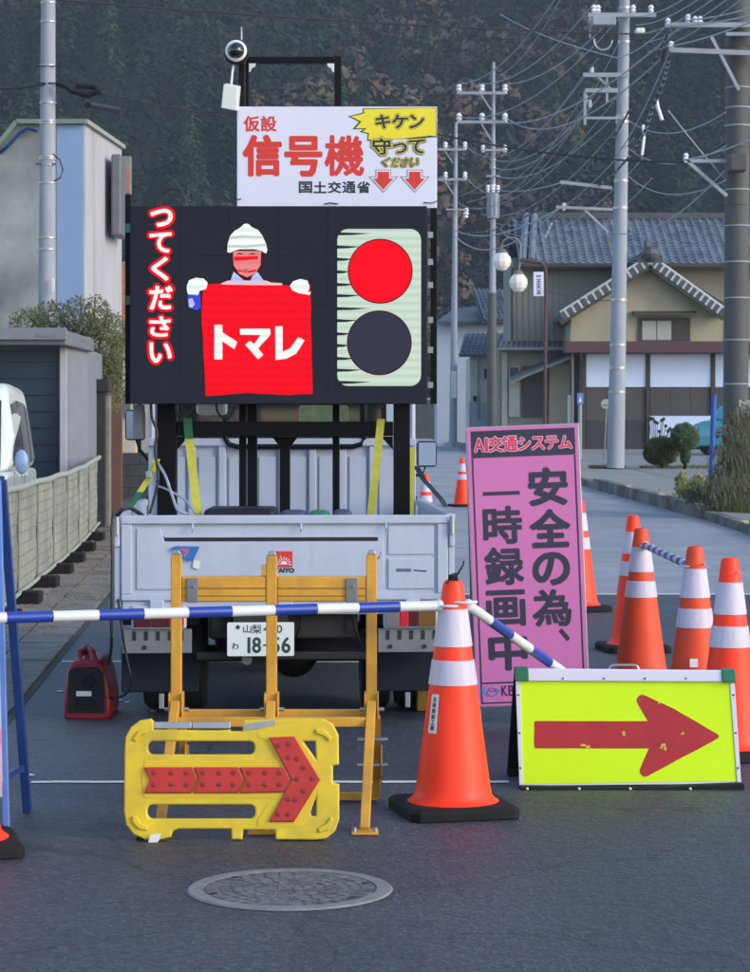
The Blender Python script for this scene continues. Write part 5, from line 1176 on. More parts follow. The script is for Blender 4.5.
def cable(pts, r, label, m='wire'):
    P = [Vector(W(*p)) for p in pts]; out = []
    for i in range(len(P)-1):          # catmull-rom
        p0, p1, p2, p3 = P[max(i-1, 0)], P[i], P[i+1], P[min(i+2, len(P)-1)]
        for q in range(6):
            t = q/6; out.append(.5*((2*p1)+(-p0+p2)*t+(2*p0-5*p1+4*p2-p3)*t*t+(-p0+3*p1-3*p2+p3)*t**3))
    out.append(P[-1]); return solo('cable', MB().tube(out, r, 6), M[m], label, 'cable', smooth=True)
cable([(160, 208, 11.95), (163, 195, 11.95), (172, 189, 11.95), (182, 192, 11.95), (187, 207, 11.95)], .005, 'thin dark cable arching over the top left of the screen')
cable([(151, 404, 11.9), (152, 418, 11.9), (157, 432, 11.9), (155, 450, 11.9), (158, 480, 11.9), (150, 513, 11.8)], .008, 'black cable hanging beside the left screen post')
cable([(176, 405, 11.95), (178, 416, 11.9), (188, 414, 11.9), (196, 405, 11.95)], .007, 'short cable loop under the bottom edge of the screen at left')
cable([(216, 404, 11.95), (219, 414, 11.95), (228, 418, 11.95), (235, 406, 11.98)], .007, 'short cable loop under the bottom edge of the screen, second from left')
cable([(157, 462, 11.95), (165, 475, 11.8), (172, 495, 11.75), (178, 510, 11.7), (188, 514, 11.7)], .008, 'grey cable curling behind the tailgate near the left post', 'wirel')
cable([(158, 486, 11.95), (168, 490, 11.8), (185, 500, 11.75), (196, 514, 11.7)], .006, 'thin cable crossing behind the tailgate to the green strap', 'wirel')
cable([(116, 514, 11.33), (112, 520, 11.25), (112.5, 560, 11.2), (111.5, 620, 11.2), (111, 650, 11.3), (107, 664, 11.6)], .0085, 'black power cable dropping from the truck corner to the red generator')
cable([(117, 516, 11.35), (122, 510, 11.33), (130, 508, 11.36), (139, 513, 11.4), (143, 516, 11.5)], .011, 'black cable looped over the left corner of the truck bed')
cable([(118, 600, 11.3), (121, 622, 11.2), (125, 650, 11.25), (131, 682, 11.3), (124, 695, 11.5), (110, 698, 11.8)], .007, 'black cable sagging under the truck and back to the generator')

# upper signboard -----------------------------------------------------------
YU = 12.12
U = thing('temporary_signal_signboard', 'white signboard with red lettering and yellow burst fixed above the screen', 'sign', (WX(337, YU), YU, WZ(208, YU)))
part('panel', MB().box(WX(237, YU), WX(437, YU), YU, YU+.02, WZ(208, YU), WZ(106.5, YU)), M['signw'], U, bevel=.003)
u1, u2, u3, u4 = YU-.0008, YU-.0020, YU-.0032, YU-.0044
uz = lambda pts: [(220+a/3.409, 30+b/3.409) for a, b in pts]
def ug(mb, ch, a, b, c, d, y, off, sk=0): return glyph(mb, ch, WX(220+a/3.409, YU), WX(220+b/3.409, YU), WZ(30+d/3.409, YU), WZ(30+c/3.409, YU), y, off, sk)
mb = MB()
ug(mb, '仮', 82, 134, 294, 345, u1, .028); ug(mb, '設', 140, 192, 294, 345, u1, .028)
ug(mb, '信', 82, 206, 362, 494, u1, .040); ug(mb, '号', 224, 344, 366, 495, u1, .040); ug(mb, '機', 360, 488, 362, 494, u1, .028)
part('red_lettering', mb, M['signred'], U)
mb = MB()
for i, c in enumerate('国土交通省'): ug(mb, c, 270+i*49.5, 313+i*49.5, 517, 555, u1, .03)
part('dark_lettering', mb, M['signdark'], U)
edge = [(445,295),(468,290),(492,284),(490,270),(735,265),(737,362),(715,360),(700,362),(600,372),(505,374),(508,352),(485,346),(500,335),(462,335),(482,312)]
mb = MB(); o_ = [((a-590)*1.02+590, (b-320)*1.05+320) for a, b in edge]; part('burst_outline', flat(mb, PX(uz([(437,294),(488,281),(486,267),(737,264),(739,365),(502,378),(504,354),(476,347),(490,338),(452,338),(474,313)]), YU), u1), M['signdark'], U)
part('burst', flat(MB(), PX(uz(edge), YU), u2), M['signyel'], U)
mo, mi, mz = MB(), MB(), MB()
for c, a, b in (('キ', 532, 580), ('ケ', 588, 640), ('ン', 648, 695)): ug(mi, c, a, b, 290, 334, u4, .035); ug(mo, c, a, b, 290, 334, u3, .085); ug(mz, c, a, b, 290, 334, u3+.0006, .115)
part('burst_lettering', mi, M['signdark'], U); part('lettering_rim', mo, M['signyel'], U); part('lettering_outline', mz, M['signdark'], U)  # outermost layer is a printed dark rim round the letters
mo, mi, mz = MB(), MB(), MB()
for c, a, b, d, e in (('守', 520, 582, 370, 424), ('っ', 590, 636, 386, 420), ('て', 644, 698, 374, 420)): ug(mi, c, a, b, d, e, u4, .03); ug(mo, c, a, b, d, e, u3, .085); ug(mz, c, a, b, d, e, u3+.0006, .12)
for i, c in enumerate('ください'): ug(mi, c, 553+i*32, 580+i*32, 436, 466, u4, .015, .3); ug(mo, c, 553+i*32, 580+i*32, 436, 466, u3, .075, .3); ug(mz, c, 553+i*32, 580+i*32, 436, 466, u3+.0006, .12, .3)
part('burst_lettering', mi, M['signdark'], U); part('lettering_rim', mo, M['signyel'], U); part('lettering_outline', mz, M['signdark'], U)  # same three print layers: dark letter, yellow rim, dark outer rim
for cx0 in (557, 664):
    A = lambda k, dy=0: [(cx0-24*k, 479), (cx0+24*k, 479), (cx0+24*k, 503), (cx0+46*k, 503), (cx0, 553+dy), (cx0-46*k, 503), (cx0-24*k, 503)]
    def AA(s): return [(cx0-22-s, 481-s), (cx0+22+s, 481-s), (cx0+22+s, 504-s), (cx0+40+2.2*s, 504-s), (cx0, 548+1.4*s), (cx0-40-2.2*s, 504-s), (cx0-22-s, 504-s)]
    part('arrow_outline', flat(MB(), PX(uz(AA(4.5)), YU), u1), M['signdark'], U); part('arrow_outline', flat(MB(), PX(uz(AA(2.6)), YU), u2), M['signw'], U, label='white inner line of the arrow')
    part('arrow', flat(MB(), PX(uz(AA(-2.5)), YU), u3), M['signred'], U)
part('tie', MB().tube([W(437, 201, YU-.01), W(432, 203, YU-.02), W(424, 202.5, YU-.003)], .003, 5), M['blackp'], U)
part('tie', MB().tube([W(324, 204, YU-.004), W(330, 202.8, YU-.01), W(338, 203.8, YU-.004)], .003, 5), M['blackp'], U)
part('tie', MB().tube([W(237, 200, YU-.01), W(241, 198.5, YU-.003)], .003, 5), M['blackp'], U)
Yk = 12.2
part('frame_post', MB().box(WX(245.5, Yk), WX(249, Yk), Yk, Yk+.04, WZ(300, Yk), WZ(63.4, Yk)), M['black'], U, bevel=.003)
part('frame_post', MB().box(WX(334.5, Yk), WX(341.5, Yk), Yk, Yk+.04, WZ(300, Yk), WZ(56, Yk)), M['black'], U, bevel=.003)
part('frame_bar', MB().box(WX(245.5, Yk), WX(334.3, Yk), Yk, Yk+.04, WZ(63, Yk), WZ(56.5, Yk)), M['black'], U, bevel=.003)
for P in ([(249, 63.5), (256, 63.5), (255, 67), (252, 68), (250.5, 72), (249, 72)], [(334.2, 63.5), (327, 63.5), (328, 67), (331, 68), (332.6, 72), (334.2, 72)]): part('corner_bracket', MB().prism(PX(P, Yk), Yk-.006, Yk-.001), M['white'], U)
# camera
YK = 12.15
K = thing('dome_camera', 'round dome camera with dark rim and white box on a pole above the screen', 'camera', (WX(241, YK), YK, WZ(300, YK)))
part('pole', MB().box(WX(238.5, YK), WX(244.5, YK), YK, YK+.03, WZ(300, YK), WZ(55, YK)), M['black'], K, bevel=.003)
cc = Vector(W(236.3, 51.5, YK-.09)); 
part('housing', MB().lathe([(.02, .09), (.055, .08), (.067, .03), (.067, -.01), (.060, -.022), (.052, -.015)], cc, 28, 'y'), M['blackp'], K, smooth=True)
part('trim_ring', MB().lathe([(.052, -.012), (.057, -.026), (.045, -.036), (.040, -.03)], cc, 28, 'y'), M['ghost'], K, smooth=True)
part('lens_dome', MB().lathe([(.042, -.028), (.036, -.048), (.024, -.062), (.010, -.068), (.001, -.069)], cc, 24, 'y'), M['tint'], K, smooth=True)
part('antenna', MB().cyl(W(241.5, 42, YK), W(241.5, 27, YK), .005, .0035), M['silver'], K)
part('cord', MB().tube([W(234, 63, YK-.05), W(232.3, 72, YK-.06), W(231.2, 85, YK-.06)], .007, 6), M['white'], K, smooth=True)
part('relay_box', MB().hexa([W(221, 108, YK-.1), W(237, 111, YK-.1), W(239, 110, YK), W(223, 107, YK), W(223.5, 84, YK-.1), W(238, 87, YK-.1), W(241, 86, YK), W(226, 83, YK)]), M['white'], K, bevel=.005)

# ratchet straps
def strap(pts, wd_, m, label, cols=None):
    t = thing('ratchet_strap', label, 'strap', tuple(W(*pts[0])))
    for i in range(len(pts)-1):
        mm = (cols or [m]*9)[i]
        part('webbing', MB().bar(W(*pts[i]), W(*pts[i+1]), wd_, .004, up=(0, 1, 0)) if False else MB().hexa([W(pts[i][0]-wd_, pts[i][1], pts[i][2]-.003), W(pts[i][0]+wd_, pts[i][1], pts[i][2]-.003), W(pts[i][0]+wd_, pts[i][1], pts[i][2]), W(pts[i][0]-wd_, pts[i][1], pts[i][2]),
             W(pts[i+1][0]-wd_, pts[i+1][1], pts[i+1][2]-.003), W(pts[i+1][0]+wd_, pts[i+1][1], pts[i+1][2]-.003), W(pts[i+1][0]+wd_, pts[i+1][1], pts[i+1][2]), W(pts[i+1][0]-wd_, pts[i+1][1], pts[i+1][2])]), M[mm], t)
    return t
strap([(187.5, 418, 12.0), (189, 439, 11.98), (194, 480, 11.9), (199.5, 530, 11.8)], 4.3, 'strap', 'yellow strap with green upper end hanging from the left of the frame beam', ['strapg', 'strap', 'strap'])
strap([(381, 419, 12.0), (376, 470, 11.95), (369, 530, 11.85)], 3.9, 'strap', 'plain yellow strap hanging from the right of the frame beam')
strap([(412.5, 448, 12.3), (411.5, 490, 12.2), (411, 530, 12.0)], 2.6, 'strap', 'narrow yellow strap partly behind the right frame post')
s4 = strap([(157, 459, 12.0), (149, 478, 11.9), (140, 492, 11.8), (133, 503, 11.7), (128, 509, 11.6)], 3.4, 'strap', 'yellow strap with buckle running down to the left side gate', ['strap', 'strap', 'strapg', 'strapg'])
part('buckle', MB().box(WX(146, 11.88), WX(152, 11.88), 11.86, 11.885, WZ(478, 11.88), WZ(471, 11.88)), M['silver'], s4, bevel=.004)
strap([(416, 466, 13.2), (424, 480, 13.0), (441, 499, 12.6), (446, 507, 12.3)], 3.0, 'blackp', 'black strap running down to the right side gate')

# generator
YG2 = 11.72
Gn = thing('portable_generator', 'small red portable generator with black end panel left of the truck', 'generator', (WX(86.5, YG2), YG2+.15, 0))
mb = MB(); P = PX([(63.5, 718), (64.5, 690), (67, 668), (73, 662), (82, 660), (95, 660), (101, 663), (106, 676), (110, 700), (110, 718), (104, 721), (68, 721)], YG2); mb.prism(P, YG2, YG2+.42); part('shell', mb, M['genred'], Gn, bevel=.016, smooth=True)
part('end_panel', MB().prism(PX([(68, 713), (68.5, 672), (74, 667), (98, 667), (103, 672), (105, 713)], YG2), YG2-.008, YG2-.0005), M['blackp'], Gn, bevel=.003)
for i in range(5): part('vent_slat', MB().box(WX(75, YG2), WX(97, YG2), YG2-.012, YG2-.0085, WZ(700+i*2.4, YG2), WZ(699+i*2.4, YG2)), M['rubber'], Gn)
part('exhaust_cap', MB().lathe([(.012, -.02), (.030, -.018), (.032, -.0085), (.03, -.0085)], (WX(89, YG2), YG2, WZ(681, YG2)), 18, 'y'), M['rubber'], Gn, smooth=True)
part('label_plate', MB().box(WX(76.5, YG2), WX(91.5, YG2), YG2-.0105, YG2-.0086, WZ(696, YG2), WZ(691, YG2)), M['plate'], Gn)
part('handle', MB().tube([W(79, 662, YG2+.03), W(81, 652, YG2+.05), W(86, 648, YG2+.1), W(87, 648, YG2+.30), W(84, 655, YG2+.36), W(82, 662, YG2+.38)], .02, 8), M['genred'], Gn, smooth=True)
part('handle', MB().tube([W(95, 662, YG2+.03), W(92, 652, YG2+.05), W(87.5, 648, YG2+.1)], .018, 8), M['genred'], Gn, smooth=True)
for px in (67, 105): part('rubber_foot', MB().box(WX(px-3, YG2), WX(px+3, YG2), YG2+.02, YG2+.07, .001, WZ(720, YG2)), M['rubber'], Gn)
solo('wheel_chock', MB().prismx([(12.02, .002), (12.02, .14), (12.12, .15), (12.3, .002)], WX(417, 12), WX(436, 12)), M['chock'], 'worn yellow chock block behind the right rear wheels', 'wheel chock', bevel=.01)

# ------------------------------------------------------------------ cones
def cone(name, label, mo, group, ms=None):
    t = thing(name, label, 'traffic cone', (0,0,0), 0, group); ms = ms or M['sleeve']
    h = .214; c = .03
    P = [(-h+c,-h),(h-c,-h),(h,-h+c),(h,h-c),(h-c,h),(-h+c,h),(-h,h-c),(-h,-h+c)]
    mb = MB(); q_ = R(13); P = [(x*math.cos(q_)-y*math.sin(q_), x*math.sin(q_)+y*math.cos(q_)) for x, y in P]; n = 8; vs = [(x*1.0, y*1.0, .002) for x, y in P]+[(x, y, .035) for x, y in P]+[(x*.93, y*.93, .048) for x, y in P]
    mb.add(vs, [tuple(range(8))[::-1]]+[(i, (i+1) % 8, 8+(i+1) % 8, 8+i) for i in range(8)]+[(8+i, 8+(i+1) % 8, 16+(i+1) % 8, 16+i) for i in range(8)]+[tuple(range(16, 24))])
    part('base', mb, M['rubber'], t, bevel=.004)
    rz_ = lambda z: .150+(z-.06)*(.038-.150)/(.90-.06)
    part('body', MB().lathe([(.178, .0485), (.166, .056), (.152, .07), (rz_(.1), .1), (rz_(.5), .5), (rz_(.88), .88), (.034, .897), (.026, .90), (.018, .895)], (0,0,0), 40), mo, t, smooth=True)
    for a, b in ((.645, .790), (.498, .594)):
        part('reflective_sleeve', MB().lathe([(rz_(a)+.0005, a), (rz_(a)+.004, a+.002), (rz_(b)+.004, b-.002), (rz_(b)+.0005, b)], (0,0,0), 40), ms, t, smooth=True)
    return t
gC = 'orange traffic cones round the closed lane'
c1_ = cone('traffic_cone', 'bright orange cone with small sticker standing left of the yellow arrow board', M['orange'], gC)
c1_.location = (WX(453, 8.9), 8.9, 0)
def side_mat(): return None
dup(c1_, (WX(-42, 8.1), 8.1, 0), R(2), 'orange cone cut off by the left edge of the view')
dup(c1_, (WX(730, 10.4), 10.4, 0), R(7), 'bright orange cone at the right edge, nearest of the right hand cluster')
dup(c1_, (WX(633, 15.3), 15.3, 0), R(-4), 'bright orange cone behind the faded one at the left of the right cluster')
c5 = cone('traffic_cone', 'faded orange cone whose top carries the left end of the striped bar', M['orange_old'], gC)
c5.location = (WX(641, 13.4), 13.4, 0); c5.rotation_euler.z = R(10)
dup(c5, (WX(695, 11.4), 11.4, 0), R(-8), 'faded orange cone with white tag, second from the right edge')
dup(c1_, (WX(579, 18.6), 18.6, 0), R(5), 'orange cone mostly hidden behind the right side of the pink board')
dup(c1_, (WX(462, 36.5), 36.5, g(36.5)), R(5), 'small distant orange cone left of the pink board', scale=.86)
dup(c1_, (WX(426, 29.5), 29.5, g(29.5)), R(5), 'distant orange cone just showing behind the right truck mirror', scale=.9)
ORG[c1_.name] = (WX(453, 8.9), 8.9, 0)
# sticker on the near cone
mb = MB(); st = MB()
def on_cone(a, z, d=.003): r = .150+(z-.06)*(.038-.150)/.84+d; return (WX(453, 8.9)+r*math.sin(a), 8.9-r*math.cos(a), z)
A0, A1 = -.98, -.60
n = 4; vs = []
for j, z in enumerate((.318, .368, .418, .466)):
    for i in range(n+1): vs.append(on_cone(A0+(A1-A0)*i/n+.0*j, z))
mb.add(vs, [(j*(n+1)+i, j*(n+1)+i+1, (j+1)*(n+1)+i+1, (j+1)*(n+1)+i) for j in range(3) for i in range(n)])
part('sticker', mb, M['plate'], c1_)
mb = MB(); tmp = MB()
for i, c in enumerate('北部建設工業'): glyph(tmp, c, -.5, .5, -i*1.25-.5, -i*1.25+.5, 0, .03)
L = 6*1.25
mb.add([on_cone(-.79+.10*a[0]*1.7, .392+(a[2]+L/2-.6)*.0172, .0042) for a in tmp.v], tmp.f); part('sticker_lettering', mb, M['navy'], c1_)
# cable bits on the near cone tip
part('tip_clamp', MB().box(WX(449, 8.9), WX(458, 8.9), 8.87, 8.93, .898, .915), M['blackp'], c1_, bevel=.004)
part('tip_clamp', MB().tube([W(455, 578, 8.9), W(459, 572, 8.9), W(463, 565, 8.92), W(464, 561, 8.92)], .004, 6), M['blackp'], c1_)
part('tip_clamp', MB().tube([W(447, 584, 8.85), W(450, 576, 8.85), W(456, 574, 8.88)], .007, 6), M['blackp'], c1_)
solo('price_tag', MB().box(WX(691.5, 11.2), WX(699.5, 11.2), 11.255, 11.258, WZ(668.5, 11.2), WZ(660, 11.2)), M['plate'], 'small white tag on the faded cone above the arrow board', 'tag')
# striped cone bars
def cbar(p, q, label, n=11, r=.0205, first='barblue'):
    p, q = Vector(p), Vector(q); t = thing('cone_bar', label, 'barrier bar', tuple(p), 0, 'blue and white striped bars linking cones')
    d = (q-p)/n
    for i in range(n):
        m = M['barblue'] if (i % 2 == 0) == (first == 'barblue') else M['barwhite']
        part('stripe', MB().cyl(p+d*i, p+d*(i+1)-d.normalized()*.0, r if m == M['barblue'] else r-.0006, n=20), m, t, smooth=True)
    for e, dd in ((p, -1), (q, 1)):
        u = d.normalized()*dd; c = e+u*.045; ring = [c+u*.0+Vector((.052*math.cos(a), .052*math.sin(a), .0)) for a in np.linspace(0, 2*math.pi, 20)]
        part('end_ring', MB().tube(ring, .0055, 6), M['barwhite'], t, smooth=True); part('end_cap', MB().sphere(e, r+.004, 14, 8), M['barwhite'], t, smooth=True)
    return t
pA = (WX(-40, 8.15), 8.12, .815); pB = (WX(453, 8.9)-.055, 8.9-.02, .803)
cbar(pA, pB, 'striped bar crossing in front of the truck to the near orange cone', first='barwhite')
pC = (WX(453, 8.9)+.06, 8.93, .80); cbar(pC, (1.35, 10.62, .022), 'striped bar fallen from the near cone down behind the yellow arrow board', first='barwhite')
pD = (WX(641, 13.4)+.02, 13.35, .80); cbar(pD, (WX(695, 11.4)-.02, 11.46, .80), 'striped bar between the two faded cones', n=15, first='barblue')
solo('rope', MB().tube(sagline((WX(695, 11.4)+.04, 11.4, .815), (WX(730, 10.4), 10.45, .85), .02)+sagline((WX(730, 10.4), 10.45, .85), (WX(800, 9.8), 9.8, .83), .02)[1:], .004, 5), M['barwhite'], 'thin pale cord from the faded cone towards the right edge', 'cord', smooth=True)

# ------------------------------------------------------------------ pink board
YQ = 11.5
Pk = thing('pink_notice_board', 'tall pink notice board with navy japanese lettering right of the truck', 'sign', (WX(533, YQ), YQ, 0))
Q = lambda px, py: (WX(px, YQ), WZ(py, YQ))
# unrolled frame 118 x 281 px about (526,565); board is rolled afterwards
bx0, bx1, by0, by1 = 470.0, 584.0, 424.5, 705.5
def qbox(a, b, c, d, y0, y1): return MB().box(WX(a, YQ), WX(b, YQ), y0, y1, WZ(d, YQ), WZ(c, YQ))
part('back_frame', qbox(bx0, bx1, by0, by1, YQ, YQ+.022), M['silver'], Pk, bevel=.003)
part('pink_panel', qbox(bx0+1.3, bx1-1.3, by0+1.2, by1-1.2, YQ-.003, YQ-.0005), M['pink'], Pk)
qa, qb2 = YQ-.0036, YQ-.0048
part('header', qbox(475, 579.5, 429, 456, qa, YQ-.003), M['navy'], Pk)
for (a, b, c, d) in ((475, 476.8, 456.2, 702), (577.7, 579.5, 456.2, 702), (477, 577.5, 700.5, 702), (477, 577.5, 680.5, 682.2)): part('border_line', qbox(a, b, c, d, qa, YQ-.003), M['navy'], Pk)
def kg(mb, ch, a, b, c, d, y, off): return glyph(mb, ch, WX(a, YQ), WX(b, YQ), WZ(d, YQ), WZ(c, YQ), y, off)
mo, mi = MB(), MB(); x = 478.5
for c, w in (('A', 9.5), ('I', 2.4), ('交', 13.5), ('通', 13.5), ('シ', 12), ('ス', 12.5), ('テ', 12.5), ('ム', 12.5)):
    yT, yB = (436.5, 449.5) if c in 'AI' else ((435.5, 450) if c in '交通' else (437, 449.5))
    kg(mi, c, x, x+w, yT, yB, qb2-.001, .028); kg(mo, c, x, x+w, yT, yB, qb2, .075); x += w+1.3
part('header_lettering', mi, mat('sign_crimson', (.62,.03,.09), .5), Pk); part('lettering_rim', mo, mat('sign_rim_pink', (.75,.5,.66), .5), Pk)
mb = MB()
for c, a, b, t_, d in (('安', 532, 569, 469, 505), ('全', 532, 570, 511, 547), ('の', 533, 568, 554, 585), ('為', 531, 568, 591, 626), ('、', 556, 566, 630, 642),
                       ('一', 485, 522, 488.5, 494), ('時', 485, 522, 506, 542), ('録', 485, 522, 547, 583), ('画', 485, 522, 590, 624), ('中', 486, 522, 630, 668)):
    kg(mb, c, a, b, t_, d, qa-.0006, {'一': .0}.get(c, .040 if c not in '録為時画' else .032))
part('main_lettering', mb, M['navy'], Pk)
mb = MB(); kg(mb, 'K', 476.5, 482, 684.5, 694.5, qa-.0006, .02)
mb.tube([(WX(487.5+(5.2+.7*math.sin(4*u))*math.cos(u), YQ), qa-.001, WZ(690-(4.2+.5*math.cos(3*u))*math.sin(u), YQ)) for u in np.linspace(0, 2*math.pi, 24)], .003, 5); part('logo', mb, mat('logo_blue', (.08,.24,.5), .5), Pk)
part('logo_eye', MB().box(WX(485, YQ), WX(486, YQ), qa-.003, qa-.0001, WZ(690, YQ), WZ(688.5, YQ)), M['navy'], Pk); part('logo_eye', MB().box(WX(489, YQ), WX(490, YQ), qa-.003, qa-.0001, WZ(690, YQ), WZ(688.5, YQ)), M['navy'], Pk)
mb = MB(); kg(mb, 'K', 496, 501.5, 684.5, 694.5, qa-.0006, .02); kg(mb, 'B', 503, 508.5, 684.5, 694.5, qa-.0006, .02); part('logo_lettering', mb, M['navy'], Pk)
for py in (440, 520, 600, 690):
    for px in (472.2, 581.8): part('rivet', MB().cyl((WX(px, YQ), YQ-.006, WZ(py, YQ)), (WX(px, YQ), YQ-.003, WZ(py, YQ)), .004, n=8), M['silver'], Pk)
for px in (473, 581):
    part('leg', MB().box(WX(px-2, YQ), WX(px+2, YQ), YQ+.023, YQ+.045, .004, WZ(428, YQ)), M['silver'], Pk)
    part('rear_leg', MB().bar((WX(px, YQ), YQ+.06, WZ(430, YQ)), (WX(px, YQ), YQ+.55, .02), .022), M['silver'], Pk)
part('brace', MB().bar((WX(474, YQ), YQ+.33, .62), (WX(580, YQ), YQ+.33, .62), .018), M['silver'], Pk)
Pk.rotation_euler = (R(-1.5), R(-2.2), R(0)); Pk.location.x += .035

# ------------------------------------------------------------------ yellow arrow board
YA = 9.5
Ab = thing('fluorescent_arrow_board', 'fluorescent yellow board with worn red right arrow and black base', 'sign', (WX(627, YA), YA, 0))
def ap(pts, y0, y1): return MB().prism(PX(pts, YA), y0, y1)
part('backing', ap([(515.5, 669), (733, 671), (741, 784), (519.5, 786)], YA, YA+.02), M['signw'], Ab, bevel=.003)
part('yellow_sheet', ap([(520, 681), (729.5, 682.2), (737, 781), (523, 784)], YA-.002, YA-.0003), M['fluo'], Ab)
part('top_rail', ap([(515, 668), (733.5, 670), (734.5, 681.5), (515.5, 680.5)], YA-.018, YA-.0025), M['signw'], Ab, bevel=.004)
part('edge_strip', ap([(515.6, 681), (520, 681), (523, 784), (519.6, 785)], YA-.006, YA-.0025), M['signw'], Ab); part('edge_strip', ap([(729.8, 682), (734.4, 682), (741, 782), (737.2, 782)], YA-.006, YA-.0025), M['signw'], Ab)
part('corner_cap', ap([(514.2, 667), (528, 667.4), (528.5, 680.8), (514.8, 680.2)], YA-.026, YA+.03), M['green'], Ab, bevel=.004); part('corner_cap', ap([(721, 669), (734.6, 669.2), (735.6, 682.4), (721.6, 681.4)], YA-.026, YA+.03), M['green'], Ab, bevel=.004)
part('base_bar', MB().prism(PX([(519.5, 785), (600, 786), (650, 785.5), (742.5, 782), (743.5, 789), (650, 795), (519.5, 797)], YA), YA-.05, YA+.06), M['rubber'], Ab, bevel=.006)
for px in (527, 579, 630, 690): part('bolt', MB().sphere(W(px, 789, YA-.052), .008, 8, 6), M['silver'], Ab)
az = lambda pts: [(500+a/3, 640+b/3) for a, b in pts]
def jag(pts, amp=.25):
    return wob(pts, amp, 6)
def arc(cx, cy, r, a0, a1, n=7): return [(cx+r*math.cos(R(a0+(a1-a0)*i/n)), cy-r*math.sin(R(a0+(a1-a0)*i/n))) for i in range(n+1)]
ar = [(103, 246), (106, 243), (443, 243), (414, 192)]+arc(427, 181, 17, 210, 60)+[(520, 205), (652, 282), (658, 289), (652, 296), (450, 404)]+arc(436, 393, 17, -60, -200)+[(447, 325), (106, 325), (103, 322)]
part('red_arrow', MB().prism(PX(az(jag(ar, .5)), YA), YA-.0032, YA-.0022), M['arrowred'], Ab)
for (a, b, s) in ((250, 315, 9), (265, 320, 7), (370, 278, 6), (372, 284, 5), (548, 281, 5), (490, 315, 7), (495, 325, 7), (483, 322, 4), (477, 188, 5)):
    P = az([(a+s*math.cos(u)*random.uniform(.5, 1.3), b+s*math.sin(u)*random.uniform(.4, 1.1)) for u in np.linspace(0, 6.28, 8)[:-1]]); part('paint_chip', MB().prism(PX(P, YA), YA-.0042, YA-.0033), mat('chip_yellow', (.62,.45,.08), .6), Ab)
for i in range(4): part('rivet', MB().cyl(W(563+i*41, 678.5, YA-.022), W(563+i*41, 678.5, YA-.018), .004, n=8), M['blackp'], Ab)
for py in (695, 733, 768):
    part('rivet', MB().cyl(W(518+(py-685)*.03, py, YA-.009), W(518+(py-685)*.03, py, YA-.006), .004, n=8), M['blackp'], Ab); part('rivet', MB().cyl(W(733+(py-685)*.06, py, YA-.009), W(733+(py-685)*.06, py, YA-.006), .004, n=8), M['blackp'], Ab)
part('handle', MB().tube([W(609, 669, YA+.01), W(611, 665.5, YA+.01), W(617, 665, YA+.01), W(633, 665, YA+.01), W(637, 666, YA+.01), W(639, 670, YA+.01)], .005, 6), M['silver'], Ab)
part('rear_leg', MB().hexa([W(514, 672, YA+.03), W(519, 672, YA+.03), W(519, 672, YA+.06), W(514, 672, YA+.06), (WX(507, YA+.35), YA+.33, .005), (WX(519, YA+.35), YA+.33, .005), (WX(519, YA+.35), YA+.38, .005), (WX(507, YA+.35), YA+.38, .005)]), M['rubber'], Ab)
part('rear_leg', MB().hexa([W(729, 674, YA+.03), W(733, 674, YA+.03), W(733, 674, YA+.06), W(729, 674, YA+.06), (WX(730, YA+.35), YA+.33, .005), (WX(740, YA+.35), YA+.33, .005), (WX(740, YA+.35), YA+.38, .005), (WX(730, YA+.35), YA+.38, .005)]), M['rubber'], Ab)
part('rear_foot', MB().box(WX(508, YA+.34), WX(738, YA+.34), YA+.31, YA+.39, .002, .045), M['rubber'], Ab, bevel=.006)

